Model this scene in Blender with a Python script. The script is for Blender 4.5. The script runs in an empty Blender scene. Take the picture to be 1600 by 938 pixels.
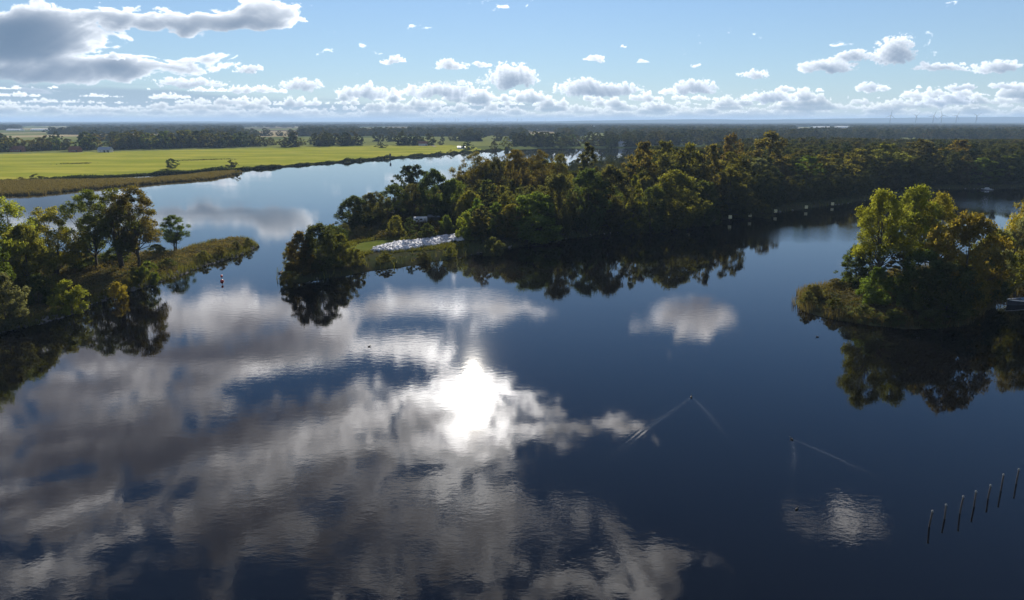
import bpy, math, random
import numpy as np
from mathutils import Vector

S = bpy.context.scene
COL = S.collection
PI = math.pi

# ------------------------------------------------------------------ camera
CAM_H = 40.0                       # drone height over the water, metres
F_PX, CX, CY = 1142.0, 800.0, 469.0   # focal length and centre in photo pixels
PITCH = math.radians(13.72)
CP, SP = math.cos(PITCH), math.sin(PITCH)
cam_d = bpy.data.cameras.new('camera')
cam = bpy.data.objects.new('camera', cam_d)
COL.objects.link(cam)
cam.location = (0, 0, CAM_H)
cam.rotation_euler = (PI / 2 - PITCH, 0, 0)
cam_d.sensor_width = 36.0
cam_d.lens = 36.0 * F_PX / 1600.0
cam_d.clip_start = 0.5
cam_d.clip_end = 120000.0
S.camera = cam

SUN_AZ, SUN_EL = -3.2, 21.0        # degrees; azimuth from +Y towards +X
SUN_STRENGTH = 5.0
SKY_STRENGTH = 0.055
EXPOSURE = 0.95
HAZE_DENSITY, HAZE_COLOR = 0.000065, (0.50, 0.71, 1.0)
S.view_settings.view_transform = 'Standard'
S.view_settings.look = 'None'
S.view_settings.exposure = EXPOSURE
S.view_settings.gamma = 1.0
S.view_settings.use_curve_mapping = False


def ray(px, py):
    """unit direction through a photo pixel"""
    k, u = (px - CX) / F_PX, (CY - py) / F_PX
    d = np.array([k, CP + u * SP, -SP + u * CP])
    return d / np.linalg.norm(d)


def ground(px, py, z=0.0):
    d = ray(px, py)
    t = (CAM_H - z) / -d[2]
    return (d[0] * t, d[1] * t)


def height_at(x, y, py):
    """height of the point above (x, y) that shows at image row py"""
    k = (CY - py) / F_PX
    return CAM_H + y * (k * CP - SP) / (CP + k * SP)


def depth_of(y, z=0.0):
    return y * CP + (CAM_H - z) * SP


def azel(px, py):
    d = ray(px, py)
    return math.degrees(math.atan2(d[0], d[1])), math.degrees(math.asin(d[2]))


# ------------------------------------------------------------------ world: sky with clouds
W = bpy.data.worlds.new('World')
S.world = W
W.use_nodes = True
wt = W.node_tree
wt.nodes.clear()


class NT:
    """tiny expression helper for node trees"""
    def __init__(self, tree):
        self.t = tree

    def node(self, kind, **kw):
        n = self.t.nodes.new(kind)
        for k, v in kw.items():
            setattr(n, k, v)
        return n

    def put(self, sock, v):
        if isinstance(v, bpy.types.NodeSocket):
            self.t.links.new(v, sock)
        else:
            sock.default_value = v

    def m(self, op, a, b=0.0, c=0.0, clamp=False):
        n = self.node('ShaderNodeMath', operation=op, use_clamp=clamp)
        self.put(n.inputs[0], a)
        self.put(n.inputs[1], b)
        self.put(n.inputs[2], c)
        return n.outputs[0]

    def v(self, op, a, b=(0, 0, 0), c=(0, 0, 0)):
        n = self.node('ShaderNodeVectorMath', operation=op)
        self.put(n.inputs[0], a)
        self.put(n.inputs[1], b)
        if len(n.inputs) > 2 and op == 'MULTIPLY_ADD':
            self.put(n.inputs[2], c)
        return n.outputs['Value'] if op in ('LENGTH', 'DOT_PRODUCT', 'DISTANCE') else n.outputs[0]

    def xyz(self, x=0.0, y=0.0, z=0.0):
        n = self.node('ShaderNodeCombineXYZ')
        for i, q in enumerate((x, y, z)):
            self.put(n.inputs[i], q)
        return n.outputs[0]

    def sep(self, v):
        n = self.node('ShaderNodeSeparateXYZ')
        self.put(n.inputs[0], v)
        return n.outputs

    def sstep(self, x, a, b, lo=0.0, hi=1.0):
        n = self.node('ShaderNodeMapRange', interpolation_type='SMOOTHSTEP')
        for i, q in enumerate((x, a, b, lo, hi)):
            self.put(n.inputs[i], q)
        return n.outputs[0]

    def lin(self, x, a, b, lo=0.0, hi=1.0):
        n = self.node('ShaderNodeMapRange', clamp=True)
        for i, q in enumerate((x, a, b, lo, hi)):
            self.put(n.inputs[i], q)
        return n.outputs[0]

    def noise(self, vec, scale=1.0, detail=4.0, rough=0.5, dim='3D', color=False, distortion=0.0):
        n = self.node('ShaderNodeTexNoise', noise_dimensions=dim)
        self.put(n.inputs['Vector'], vec)
        n.inputs['Scale'].default_value = scale
        n.inputs['Detail'].default_value = detail
        n.inputs['Roughness'].default_value = rough
        n.inputs['Distortion'].default_value = distortion
        return n.outputs['Color' if color else 'Fac']

    def mix(self, f, a, b):
        n = self.node('ShaderNodeMix', data_type='RGBA')
        self.put(n.inputs[0], f)
        for i, q in ((6, a), (7, b)):
            if isinstance(q, tuple) and len(q) == 3:
                q = q + (1.0,)
            self.put(n.inputs[i], q)
        return n.outputs[2]

    def scale(self, col, f):
        n = self.node('ShaderNodeVectorMath', operation='SCALE')
        self.put(n.inputs[0], col)
        self.put(n.inputs[3], f)
        return n.outputs[0]


# ---- noise for the cloud cover (and later for terrain): tileable gradient noise
_rng = np.random.RandomState(7)
_ga = _rng.rand(256, 256) * 2 * PI
_gx, _gy = np.cos(_ga).astype(np.float32), np.sin(_ga).astype(np.float32)


def perlin(x, y):
    x = np.asarray(x, np.float32)
    y = np.asarray(y, np.float32)
    xi, yi = np.floor(x).astype(np.int32), np.floor(y).astype(np.int32)
    xf, yf = x - xi, y - yi
    u = xf * xf * xf * (xf * (xf * 6 - 15) + 10)
    v = yf * yf * yf * (yf * (yf * 6 - 15) + 10)
    x0, y0, x1, y1 = xi & 255, yi & 255, (xi + 1) & 255, (yi + 1) & 255

    def dot(a, b, dx, dy):
        return _gx[a, b] * dx + _gy[a, b] * dy
    n0 = dot(x0, y0, xf, yf) * (1 - u) + dot(x1, y0, xf - 1, yf) * u
    n1 = dot(x0, y1, xf, yf - 1) * (1 - u) + dot(x1, y1, xf - 1, yf - 1) * u
    return (n0 * (1 - v) + n1 * v) * 1.5


def fbm(x, y, octaves=5, rough=0.5, seed=0.0, billow=False):
    s, a, t = 0.0, 1.0, 0.0
    for k in range(octaves):
        n = perlin(x + seed * 17.3 + k * 31.7, y + seed * 9.1 + k * 11.9)
        s = s + a * (np.abs(n) * 2 - 0.55 if billow else n)
        t += a
        a *= rough
        x, y = x * 2.03, y * 2.03
    return s / t


def sst(x, a, b):
    t = np.clip((x - a) / (b - a), 0, 1)
    return t * t * (3 - 2 * t)


def blob_field(lst, az, el, flat=False):
    acc = np.zeros_like(az)
    for (px, py, rx, ry, wgt) in lst:
        a, e = azel(px, py)
        a2 = azel(px + rx, py)[0]
        e2 = azel(px, py - ry)[1]
        e, re = abs(e), max(0.03, abs(e2 - e))         # py > 190: the cloud seen mirrored in the water
        ra = max(0.05, abs(a2 - a))
        dy = (el - e) / re
        if flat:
            dy = np.maximum(dy, -2.4 * dy)
        d2 = ((az - a) / ra) ** 2 + dy ** 2
        acc += wgt * np.exp(-1.1 * d2)
    return acc


def cloud_cover(az, el):
    """cloud colour and opacity for a regular grid of azimuth / elevation in degrees"""
    az, el = az.astype(np.float32), el.astype(np.float32)
    da = float(az[0, 1] - az[0, 0])
    de = float(el[1, 0] - el[0, 0])
    ny, nx = az.shape
    J, I = np.mgrid[0:ny, 0:nx]
    # angle to the sun and direction towards it on the grid
    A, E, sa, se = np.radians(az), np.radians(el), math.radians(SUN_AZ), math.radians(SUN_EL)
    cosg = np.sin(E) * math.sin(se) + np.cos(E) * math.cos(se) * np.cos(A - sa)
    gam = np.degrees(np.arccos(np.clip(cosg, -1, 1)))
    tx, ty = SUN_AZ - az, SUN_EL - el
    tl = np.sqrt(tx * tx + ty * ty) + 1e-3
    tx, ty = tx / tl, ty / tl
    glow = 1 + GLOW_WIDE * np.exp(-gam / 9.0) + GLOW_MID * np.exp(-(gam / 4.2) ** 1.5)
    size = 0.25 + 0.10 * np.maximum(el, 0)                 # clouds look smaller towards the horizon

    def shade(den, k, step, ambient, sunlit, self_k):
        """light reaching each point through the cloud on the sun's side of it"""
        tau = np.zeros_like(den)
        n = den.shape[0]
        vx, vy = (tx * size * (step / da))[:n], (ty * size * (step / de))[:n]
        for q in (0.35, 0.8, 1.4, 2.2, 3.2):
            ii = np.clip(I[:n] + np.rint(vx * q).astype(np.int32), 0, nx - 1)
            jj = np.clip(J[:n] + np.rint(vy * q).astype(np.int32), 0, n - 1)
            tau += den[jj, ii]
        lit = np.exp(-k * tau / 5) * (0.25 + 0.75 * np.exp(-self_k * den))
        c = ambient[None, None, :] + (lit * glow[:n])[..., None] * sunlit[None, None, :]
        return c

    rgb = np.zeros(az.shape + (3,), np.float32)
    alpha = np.zeros_like(az)

    def over(c, a):
        n = a.shape[0]
        out_a = a + alpha[:n] * (1 - a)
        rgb[:n] = (c * a[..., None] + rgb[:n] * (alpha[:n] * (1 - a))[..., None]) / np.maximum(out_a, 1e-4)[..., None]
        alpha[:n] = out_a

    # ---- thin milky veil towards the horizon
    over(np.broadcast_to(V3(0.48, 0.57, 0.66), az.shape + (3,)), 0.42 * sst(el, 20, 2))
    # ---- broken cloud high up, left and over the frame; it goes on all round
    wx = fbm(az * 0.16, el * 0.32, 4, 0.5, 1.0)
    wy = fbm(az * 0.16, el * 0.32, 4, 0.5, 2.0)
    f1 = fbm(az * 0.12 + wx * 0.6, el * 0.26 + wy * 0.6, 6, 0.55, 3.0)
    f2 = fbm(az * 0.36 + wx * 1.0, el * 0.80 + wy * 1.0, 5, 0.58, 4.0)
    f3 = fbm(az * 0.20 + wy * 0.9 + 0.10 * el, el * 0.42 - wx * 0.9, 6, 0.54, 5.0)
    low = sst(el, 11.5, 8.5)
    wob_a, wob_e = az + 2.6 * wx, el + wy * (0.4 + 1.2 * sst(el, 0, 12))
    lay = blob_field(HIGH_BLOBS, wob_a, wob_e) + 0.42 * np.maximum(sst(np.abs(az), 42, 70), sst(el, 35, 48)) * sst(el, 3, 12)
    dark = blob_field(DARK_BLOBS, wob_a, wob_e)
    hole = blob_field(HOLE_BLOBS, wob_a, wob_e)
    streak = fbm(az * 0.10, el * 1.1 + wy * 1.0, 5, 0.55, 6.0)
    cov_h = np.tanh(1.3 * lay) * 1.0 + 0.85 * f1 + 0.70 * f2 - 0.62 - 0.9 * hole
    thick = np.clip(0.34 + 0.35 * (cov_h - 0.3) + 2.3 * f3 + 1.0 * f2 + 0.75 * dark - 0.35 * np.exp(-(gam / 8.0) ** 2), 0.0, 1.6) * sst(cov_h, 0.0, 0.4)
    f4 = fbm(az * 1.1 + wx * 2, el * 2.0 + wy * 2, 5, 0.6, 16.0)
    cov_l = lay + 0.60 * f1 + 0.62 * f2 + 0.30 * f4 + 0.40 * streak - 0.44
    a_hi = sst(cov_h, 0.0, 0.36)
    c_hi = shade(thick, 2.3, 1.0, HI_AMB, HI_SUN, 1.5)
    den_l = np.clip(cov_l, 0, 1.4)
    c_lo = shade(den_l, 2.0, 0.50, LO_AMB, LO_SUN, 3.8)
    lowf = low[..., None]
    over(c_hi * (1 - lowf) + c_lo * lowf, (a_hi * (1 - low) + sst(den_l, 0.0, 0.15) * low) * 0.97)
    # ---- grey blue sheets low in the distance
    sh = blob_field(SHEETS, az + 1.2 * wx, el + 0.15 * wy) + 0.5 * fbm(az * 0.09, el * 1.3, 5, 0.55, 15.0) * sst(el, 9, 5)
    over(np.broadcast_to(SHEET_COL, az.shape + (3,)), sst(sh, 0.25, 0.75) * 0.75 * sst(el, 7, 5))
    # ---- rows of flat-based cumulus towards the horizon, far to near
    low_n = max(2, int(np.searchsorted(el[:, 0], 10.5)))
    az, el = az[:low_n], el[:low_n]
    win = sst(el, 10.4, 9) * sst(el, -0.4, 0.0)
    nrow = len(ROWS)
    for i, (py_base, h_px, w_deg, cover, seed) in enumerate(ROWS):
        eb, et = azel(800, py_base)[1], azel(800, py_base - h_px)[1]
        h = et - eb
        ebv = eb + 0.30 * h * fbm(az / (w_deg * 1.3), az * 0, 2, 0.5, seed + 0.5)
        prof = fbm(az / w_deg, az * 0 + seed, 4, 0.55, seed)
        bil = fbm(az * 0.95 / h, el * 1.15 / h, 6, 0.60, seed, True)
        dy = el - ebv
        left = 1.0 - 0.7 * sst(az, -14, -30) if i >= 3 else 1.0
        th = h * np.clip(prof * 2.6 + cover, 0, 1.5) * left
        q = (th * (1 + 0.2 * bil) + bil * 0.50 * h - np.maximum(dy, -3.5 * dy)) / h
        q = np.where(th > 0.02 * h, q, -1)
        den = np.clip(q, 0, 1.6)
        f = i / (nrow - 1)
        amb = ROW_AMB_FAR * (1 - f) + ROW_AMB_NEAR * f
        sunl = ROW_SUN_FAR * (1 - f) + ROW_SUN_NEAR * f
        over(shade(den, 2.6, 0.5 * h / 0.35, amb, sunl, 1.7), sst(den, 0.0, 0.12) * win * (0.62 + 0.36 * f))
    # ---- single small cumuli
    b1 = fbm(az * 1.9, el * 2.3, 6, 0.62, 8.0, True)
    b2 = fbm(az * 0.8, el * 0.8, 4, 0.5, 9.0)
    b3 = fbm(az * 0.8, el * 0.8, 4, 0.5, 10.0)
    sm = blob_field(SMALL_BLOBS, az + 0.55 * b2, el + 0.35 * b3, True)
    den = np.clip(sm + 0.60 * b1 * sst(sm, 0.1, 0.4) - 0.34, 0, 1.6)
    over(shade(den, 2.8, 0.7, SM_AMB, SM_SUN, 1.7), sst(den, 0.0, 0.12) * 0.97)
    return np.dstack([rgb, alpha]).astype(np.float32)


def make_map(name, a0, a1, e0, e1, nx, ny):
    az = a0 + (np.arange(nx) + 0.5) / nx * (a1 - a0)
    el = e0 + (np.arange(ny) + 0.5) / ny * (e1 - e0)
    A, E = np.meshgrid(az, el)
    px = cloud_cover(A, E)
    im = bpy.data.images.new(name, nx, ny, alpha=True, float_buffer=True)
    im.colorspace_settings.name = 'Non-Color'
    im.alpha_mode = 'CHANNEL_PACKED'
    im.pixels.foreach_set(np.ascontiguousarray(px).ravel())
    im.update()
    return im


def build_sky():
    g = NT(wt)
    out = g.node('ShaderNodeOutputWorld')
    bg = g.node('ShaderNodeBackground')
    bg.inputs['Strength'].default_value = SKY_STRENGTH
    wt.links.new(bg.outputs[0], out.inputs[0])
    sky = g.node('ShaderNodeTexSky', sky_type='NISHITA', sun_disc=False)
    sky.sun_elevation = math.radians(SUN_EL)
    sky.sun_rotation = math.radians(SUN_AZ)
    sky.altitude = 50.0
    sky.air_density, sky.dust_density, sky.ozone_density = SKY_AIR
    tc = g.node('ShaderNodeTexCoord')
    x, y, z = g.sep(g.v('NORMALIZE', tc.outputs['Generated']))
    az = g.m('MULTIPLY', g.m('ARCTAN2', x, y), 57.29578)
    el = g.m('MULTIPLY', g.m('ARCSINE', z), 57.29578)

    def tex(im, a0, a1, e0, e1):
        n = g.node('ShaderNodeTexImage', extension='EXTEND', interpolation='Linear')
        n.image = im
        wt.links.new(g.xyz(g.lin(az, a0, a1), g.lin(el, e0, e1)), n.inputs[0])
        return n
    F, U, R = (-50, 50, -0.4, 11.6), (-56, 56, 10.0, 46), (-180, 180, -2, 90)
    low = tex(make_map('cloud_cover_low', *F, 1700, 216), *F)
    high = tex(make_map('cloud_cover_high', *U, 1000, 330), *U)
    rest = tex(make_map('cloud_cover_around', *R, 540, 150), *R)
    in_h = g.m('MULTIPLY', g.sstep(g.m('ABSOLUTE', az), 54, 49), g.sstep(el, 45, 41))
    in_l = g.m('MULTIPLY', g.sstep(g.m('ABSOLUTE', az), 49, 46), g.sstep(el, 11.3, 10.5))

    c1 = g.mix(in_h, rest.outputs[0], high.outputs[0])
    c2 = g.mix(in_l, c1, low.outputs[0])
    inv = lambda f: g.m('SUBTRACT', 1.0, f)
    a1 = g.m('ADD', g.m('MULTIPLY', in_h, high.outputs[1]), g.m('MULTIPLY', inv(in_h), rest.outputs[1]))
    a2 = g.m('ADD', g.m('MULTIPLY', in_l, low.outputs[1]), g.m('MULTIPLY', inv(in_l), a1))
    col = g.mix(a2, sky.outputs[0], g.scale(c2, 2.0 ** -EXPOSURE / SKY_STRENGTH))
    wt.links.new(col, bg.inputs[0])


V3 = lambda *a: np.array(a, np.float32)
SKY_AIR = (0.95, 0.02, 6.0)
GLOW_WIDE, GLOW_MID = 0.9, 4.6
HI_AMB, HI_SUN = V3(0.25, 0.26, 0.36), V3(3.0, 2.92, 2.84)
LO_AMB, LO_SUN = V3(0.12, 0.20, 0.32), V3(1.9, 1.86, 1.80)
ROW_AMB_FAR, ROW_AMB_NEAR = V3(0.36, 0.43, 0.50), V3(0.20, 0.30, 0.43)
ROW_SUN_FAR, ROW_SUN_NEAR = V3(1.0, 0.90, 0.68), V3(1.5, 1.46, 1.38)
SM_AMB, SM_SUN = V3(0.20, 0.29, 0.42), V3(1.25, 1.23, 1.19)
# (px, py, rx, ry, weight): py < 190 seen in the sky, py > 190 seen mirrored in the water
HIGH_BLOBS = [
    (55, 44, 95, 34, 1.4), (20, 70, 80, 30, 0.9), (180, 30, 60, 14, 0.6), (285, 36, 110, 16, 0.50), (385, 33, 50, 12, 0.36), (205, 100, 120, 17, 1.1), (300, 90, 40, 8, 0.5),
    (70, 116, 130, 16, 0.9), (30, 142, 110, 7, 0.6), (-180, 70, 160, 70, 1.1),
    (560, 478, 250, 30, 0.9), (780, 482, 110, 16, 0.75), (330, 480, 130, 30, 0.5),
    (380, 520, 230, 50, 1.0), (100, 600, 300, 100, 1.2), (330, 660, 190, 80, 1.2), (560, 545, 150, 40, 0.9),
    (640, 640, 150, 80, 1.0), (740, 612, 105, 62, 0.95), (900, 652, 120, 30, 0.85), (120, 760, 330, 120, 1.2),
    (480, 800, 280, 110, 1.2), (740, 750, 150, 80, 0.95), (960, 840, 150, 80, 0.7), (760, 920, 330, 70, 0.9),
    (1075, 503, 78, 28, 1.12), (1125, 508, 40, 14, 0.5), (1020, 500, 30, 12, 0.35), (1000, 512, 10, 20, 0.5), (1300, 812, 100, 36, 0.56), (1052, 545, 9, 18, 0.35),
    (330, 335, 100, 24, 0.55), (430, 345, 60, 26, 0.5),
]
DARK_BLOBS = [(320, 662, 170, 36, 1.1), (180, 540, 170, 40, 0.7), (560, 810, 160, 60, 1.0), (80, 700, 130, 40, 0.5), (1075, 503, 90, 34, -0.75), (1085, 506, 34, 9, 2.0), (870, 720, 70, 26, 0.7),
              (520, 640, 60, 14, 0.5), (60, 45, 90, 30, 0.8)]
HOLE_BLOBS = [(450, 597, 60, 16, 1.1), (635, 500, 70, 18, 1.0), (235, 777, 32, 8, 0.9), (610, 572, 60, 12, 0.9), (655, 738, 40, 14, 0.8), (800, 560, 90, 26, 1.0),
              (860, 600, 50, 14, 0.7), (900, 745, 70, 34, 0.9)]
SHEETS = [(120, 150, 260, 22, 0.9), (420, 168, 260, 13, 0.8), (760, 170, 200, 12, 0.55), (-200, 130, 200, 40, 0.8)]
SHEET_COL = V3(0.34, 0.46, 0.60)
SMALL_BLOBS = [
    (615, 96, 20, 9, 1.0), (705, 104, 28, 12, 1.05), (752, 102, 9, 5, 0.8), (800, 126, 40, 28, 1.15), (927, 92, 18, 8, 0.9), (1003, 99, 14, 5, 0.8),
    (1085, 102, 12, 5, 0.7), (1290, 108, 50, 14, 1.1), (1325, 90, 30, 12, 1.0), (1395, 88, 32, 32, 1.25), (1465, 108, 38, 11, 1.0), (1560, 108, 48, 14, 1.0),
    (1178, 119, 24, 11, 0.95), (390, 110, 24, 10, 1.0), (180, 92, 18, 7, 1.0), (472, 34, 9, 6, 0.8), (1083, 140, 40, 16, 1.0), (970, 72, 6, 4, 0.7),
    (905, 142, 38, 22, 1.0), (965, 144, 40, 17, 1.0), (690, 146, 60, 20, 1.0), (570, 148, 44, 16, 0.95), (1200, 156, 45, 14, 0.95), (1355, 138, 26, 9, 0.95),
    (1500, 138, 22, 8, 0.95), (1575, 136, 30, 8, 0.9), (1480, 160, 50, 16, 0.9), (300, 132, 70, 12, 0.9), (470, 135, 40, 14, 0.9),
]
# base row, height in pixels, width in degrees, cover, seed: far to near
ROWS = [(187, 5, 3.0, 0.85, 1.3), (182, 7, 3.2, 0.75, 5.7), (177, 8, 2.6, 0.68, 9.1), (171, 10, 2.4, 0.58, 14.9), (164, 12, 2.3, 0.46, 21.4), (156, 14, 2.6, 0.30, 27.2), (146, 14, 3.0, 0.05, 33.8)]
build_sky()

sun_d = bpy.data.lights.new('sun', 'SUN')
sun = bpy.data.objects.new('sun', sun_d)
COL.objects.link(sun)
sun_d.energy = SUN_STRENGTH
sun_d.angle = math.radians(0.53)
sun_d.color = (1.0, 0.93, 0.82)
a_, e_ = math.radians(SUN_AZ), math.radians(SUN_EL)
sun_dir = Vector((math.sin(a_) * math.cos(e_), math.cos(a_) * math.cos(e_), math.sin(e_)))
sun.rotation_euler = sun_dir.to_track_quat('Z', 'Y').to_euler()
sun.location = sun_dir * 300

cy = S.cycles
cy.use_denoising = True
cy.max_bounces = 5
cy.diffuse_bounces = 2
cy.glossy_bounces = 3
cy.transmission_bounces = 3
cy.volume_bounces = 0
cy.transparent_max_bounces = 8
cy.caustics_reflective = False
cy.caustics_refractive = False
cy.sample_clamp_indirect = 8.0
cy.use_adaptive_sampling = True
cy.adaptive_threshold = 0.02

# ------------------------------------------------------------------ materials
def new_mat(name):
    m = bpy.data.materials.new(name)
    m.use_nodes = True
    m.node_tree.nodes.clear()
    g = NT(m.node_tree)
    g.out = g.node('ShaderNodeOutputMaterial')
    return m, g


def surf(g, bsdf):
    g.t.links.new(bsdf.outputs[0], g.out.inputs[0])


def principled(g, col, rough=0.8, spec=0.3, metal=0.0):
    b = g.node('ShaderNodeBsdfPrincipled')
    if isinstance(col, tuple) and len(col) == 3:
        col = col + (1.0,)
    g.put(b.inputs['Base Color'], col)
    g.put(b.inputs['Roughness'], rough)
    b.inputs['Specular IOR Level'].default_value = spec
    b.inputs['Metallic'].default_value = metal
    return b


def plain(name, col, rough=0.7, spec=0.3, metal=0.0, vary=0.25, scale=3.0):
    """painted or bare surface with a little dirt and unevenness"""
    m, g = new_mat(name)
    tc = g.node('ShaderNodeTexCoord').outputs['Object']
    n = g.noise(tc, scale, 5.0, 0.6)
    dark = tuple(c * (1 - vary) for c in col)
    lite = tuple(min(1, c * (1 + vary * 0.5)) for c in col)
    c = g.mix(g.lin(n, 0.3, 0.7), dark, lite)
    surf(g, principled(g, c, g.lin(n, 0.3, 0.7, rough * 0.85, min(1, rough * 1.1)), spec, metal))
    return m


def leaf_material(name, instancer=False, transl=0.45):
    m, g = new_mat(name)
    oi = g.node('ShaderNodeObjectInfo')
    at = g.node('ShaderNodeAttribute', attribute_name='tint')
    if instancer:
        a2 = g.node('ShaderNodeAttribute', attribute_name='hue', attribute_type='INSTANCER')
        base = g.mix(g.lin(a2.outputs['Fac'], 0.0, 0.55), (0.032, 0.046, 0.020), (0.060, 0.068, 0.024))
        base = g.mix(g.lin(a2.outputs['Fac'], 0.55, 1.0), base, (0.080, 0.075, 0.028))
    else:
        base = oi.outputs['Color']
    # per leaf clump: lighter, darker, a bit yellower
    v = at.outputs['Fac']
    c = g.mix(g.lin(v, 0.0, 1.0), g.scale(base, 0.62), g.scale(base, 1.35))
    warm = g.v('MULTIPLY', c, (1.25, 1.02, 0.62))
    c = g.mix(g.m('MULTIPLY', g.lin(g.m('FRACT', g.m('MULTIPLY', v, 7.3)), 0.55, 1.0), 0.7), c, warm)
    d = g.node('ShaderNodeBsdfDiffuse')
    t = g.node('ShaderNodeBsdfTranslucent')
    g.put(d.inputs['Color'], c)
    g.put(t.inputs['Color'], g.v('MULTIPLY', c, (1.55, 1.45, 0.70)))
    mx = g.node('ShaderNodeMixShader')
    mx.inputs[0].default_value = transl
    g.t.links.new(d.outputs[0], mx.inputs[1])
    g.t.links.new(t.outputs[0], mx.inputs[2])
    surf(g, mx)
    return m


M = {}
M['leaf'] = leaf_material('leaves', False, 0.56)
M['leaf_far'] = leaf_material('far_leaves', True, 0.35)
M['reed'] = leaf_material('reed_blades', False, 0.35)


def bark_material():
    m, g = new_mat('bark')
    tc = g.node('ShaderNodeTexCoord').outputs['Object']
    n = g.noise(g.v('MULTIPLY', tc, (3, 3, 0.6)), 2.0, 5.0, 0.65)
    c = g.mix(g.lin(n, 0.3, 0.7), (0.028, 0.022, 0.017), (0.105, 0.090, 0.072))
    b = principled(g, c, 0.9, 0.2)
    bp = g.node('ShaderNodeBump')
    bp.inputs['Strength'].default_value = 0.5
    bp.inputs['Distance'].default_value = 0.05
    g.put(bp.inputs['Height'], n)
    g.t.links.new(bp.outputs[0], b.inputs['Normal'])
    surf(g, b)
    return m


M['bark'] = bark_material()


def soil_material(name, cols, scale, bump=0.15):
    """patchy ground: three colours broken up by noise"""
    m, g = new_mat(name)
    pos = g.node('ShaderNodeNewGeometry').outputs['Position']
    n1 = g.noise(pos, scale, 6.0, 0.6)
    n2 = g.noise(g.v('ADD', pos, (91.0, 13.0, 0)), scale * 5, 5.0, 0.65)
    c = g.mix(g.sstep(n1, 0.38, 0.62), cols[0], cols[1])
    c = g.mix(g.sstep(n2, 0.5, 0.72), c, cols[2])
    b = g.node('ShaderNodeBsdfDiffuse')
    g.put(b.inputs['Color'], c)
    bp = g.node('ShaderNodeBump')
    bp.inputs['Strength'].default_value = 0.6
    bp.inputs['Distance'].default_value = bump
    g.put(bp.inputs['Height'], n2)
    g.t.links.new(bp.outputs[0], b.inputs['Normal'])
    surf(g, b)
    return m


M['bank'] = soil_material('bank_soil', [(0.060, 0.050, 0.026), (0.052, 0.062, 0.022), (0.095, 0.078, 0.045)], 0.16)
M['wood_floor'] = soil_material('wood_floor', [(0.040, 0.038, 0.020), (0.036, 0.044, 0.018), (0.062, 0.052, 0.030)], 0.08)
M['reed_soil'] = soil_material('reed_soil', [(0.075, 0.065, 0.030), (0.060, 0.066, 0.026), (0.090, 0.080, 0.040)], 0.05)
M['bed'] = plain('river_bed', (0.05, 0.045, 0.03))
M['lawn'] = soil_material('lawn_grass', [(0.085, 0.105, 0.022), (0.11, 0.12, 0.028), (0.07, 0.09, 0.02)], 0.12, 0.05)


def meadow_material():
    m, g = new_mat('meadow_grass')
    pos = g.node('ShaderNodeNewGeometry').outputs['Position']
    big = g.noise(g.v('MULTIPLY', pos, (0.010, 0.022, 0)), 1.0, 5.0, 0.6)
    fine = g.noise(g.v('MULTIPLY', pos, (0.045, 0.11, 0)), 1.0, 7.0, 0.72)
    strip = g.noise(g.v('MULTIPLY', pos, (0.002, 0.10, 0)), 1.0, 3.0, 0.5)
    c = g.mix(g.sstep(big, 0.38, 0.62), (0.092, 0.104, 0.016), (0.165, 0.152, 0.028))
    c = g.mix(g.m('MULTIPLY', g.sstep(strip, 0.46, 0.58), 0.75), c, (0.118, 0.128, 0.016))
    c = g.mix(g.m('MULTIPLY', g.sstep(fine, 0.52, 0.75), 0.85), c, (0.074, 0.078, 0.018))
    # grass stands upright, so low sun shines through it towards the camera
    d = g.node('ShaderNodeBsdfDiffuse')
    g.put(d.inputs['Color'], c)
    sh = g.node('ShaderNodeBsdfSheen')
    g.put(sh.inputs['Color'], g.scale(c, 0.9))
    sh.inputs['Roughness'].default_value = 0.55
    ad = g.node('ShaderNodeAddShader')
    g.t.links.new(d.outputs[0], ad.inputs[0])
    g.t.links.new(sh.outputs[0], ad.inputs[1])
    surf(g, ad)
    return m


def plain_material():
    """the flat country beyond: fields of different crops, too far to tell their pieces apart"""
    m, g = new_mat('far_fields')
    pos = g.node('ShaderNodeNewGeometry').outputs['Position']
    vo = g.node('ShaderNodeTexVoronoi', feature='F1')
    g.put(vo.inputs['Vector'], g.v('MULTIPLY', pos, (0.0028, 0.0014, 0)))
    vo.inputs['Scale'].default_value = 1.0
    r, gr, b_ = g.sep(vo.outputs['Color'])
    n = g.noise(g.v('MULTIPLY', pos, (0.004, 0.004, 0)), 1.0, 6.0, 0.65)
    c = g.mix(g.sstep(r, 0.35, 0.55), (0.085, 0.105, 0.035), (0.140, 0.155, 0.050))
    c = g.mix(g.sstep(gr, 0.66, 0.72), c, (0.30, 0.245, 0.14))
    c = g.mix(g.sstep(b_, 0.74, 0.80), c, (0.095, 0.075, 0.045))
    c = g.mix(g.m('MULTIPLY', g.sstep(n, 0.45, 0.75), 0.5), c, (0.045, 0.055, 0.024))
    df = g.node('ShaderNodeBsdfDiffuse')
    g.put(df.inputs['Color'], c)
    surf(g, df)
    return m


M['meadow'] = meadow_material()
M['plain'] = plain_material()


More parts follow.
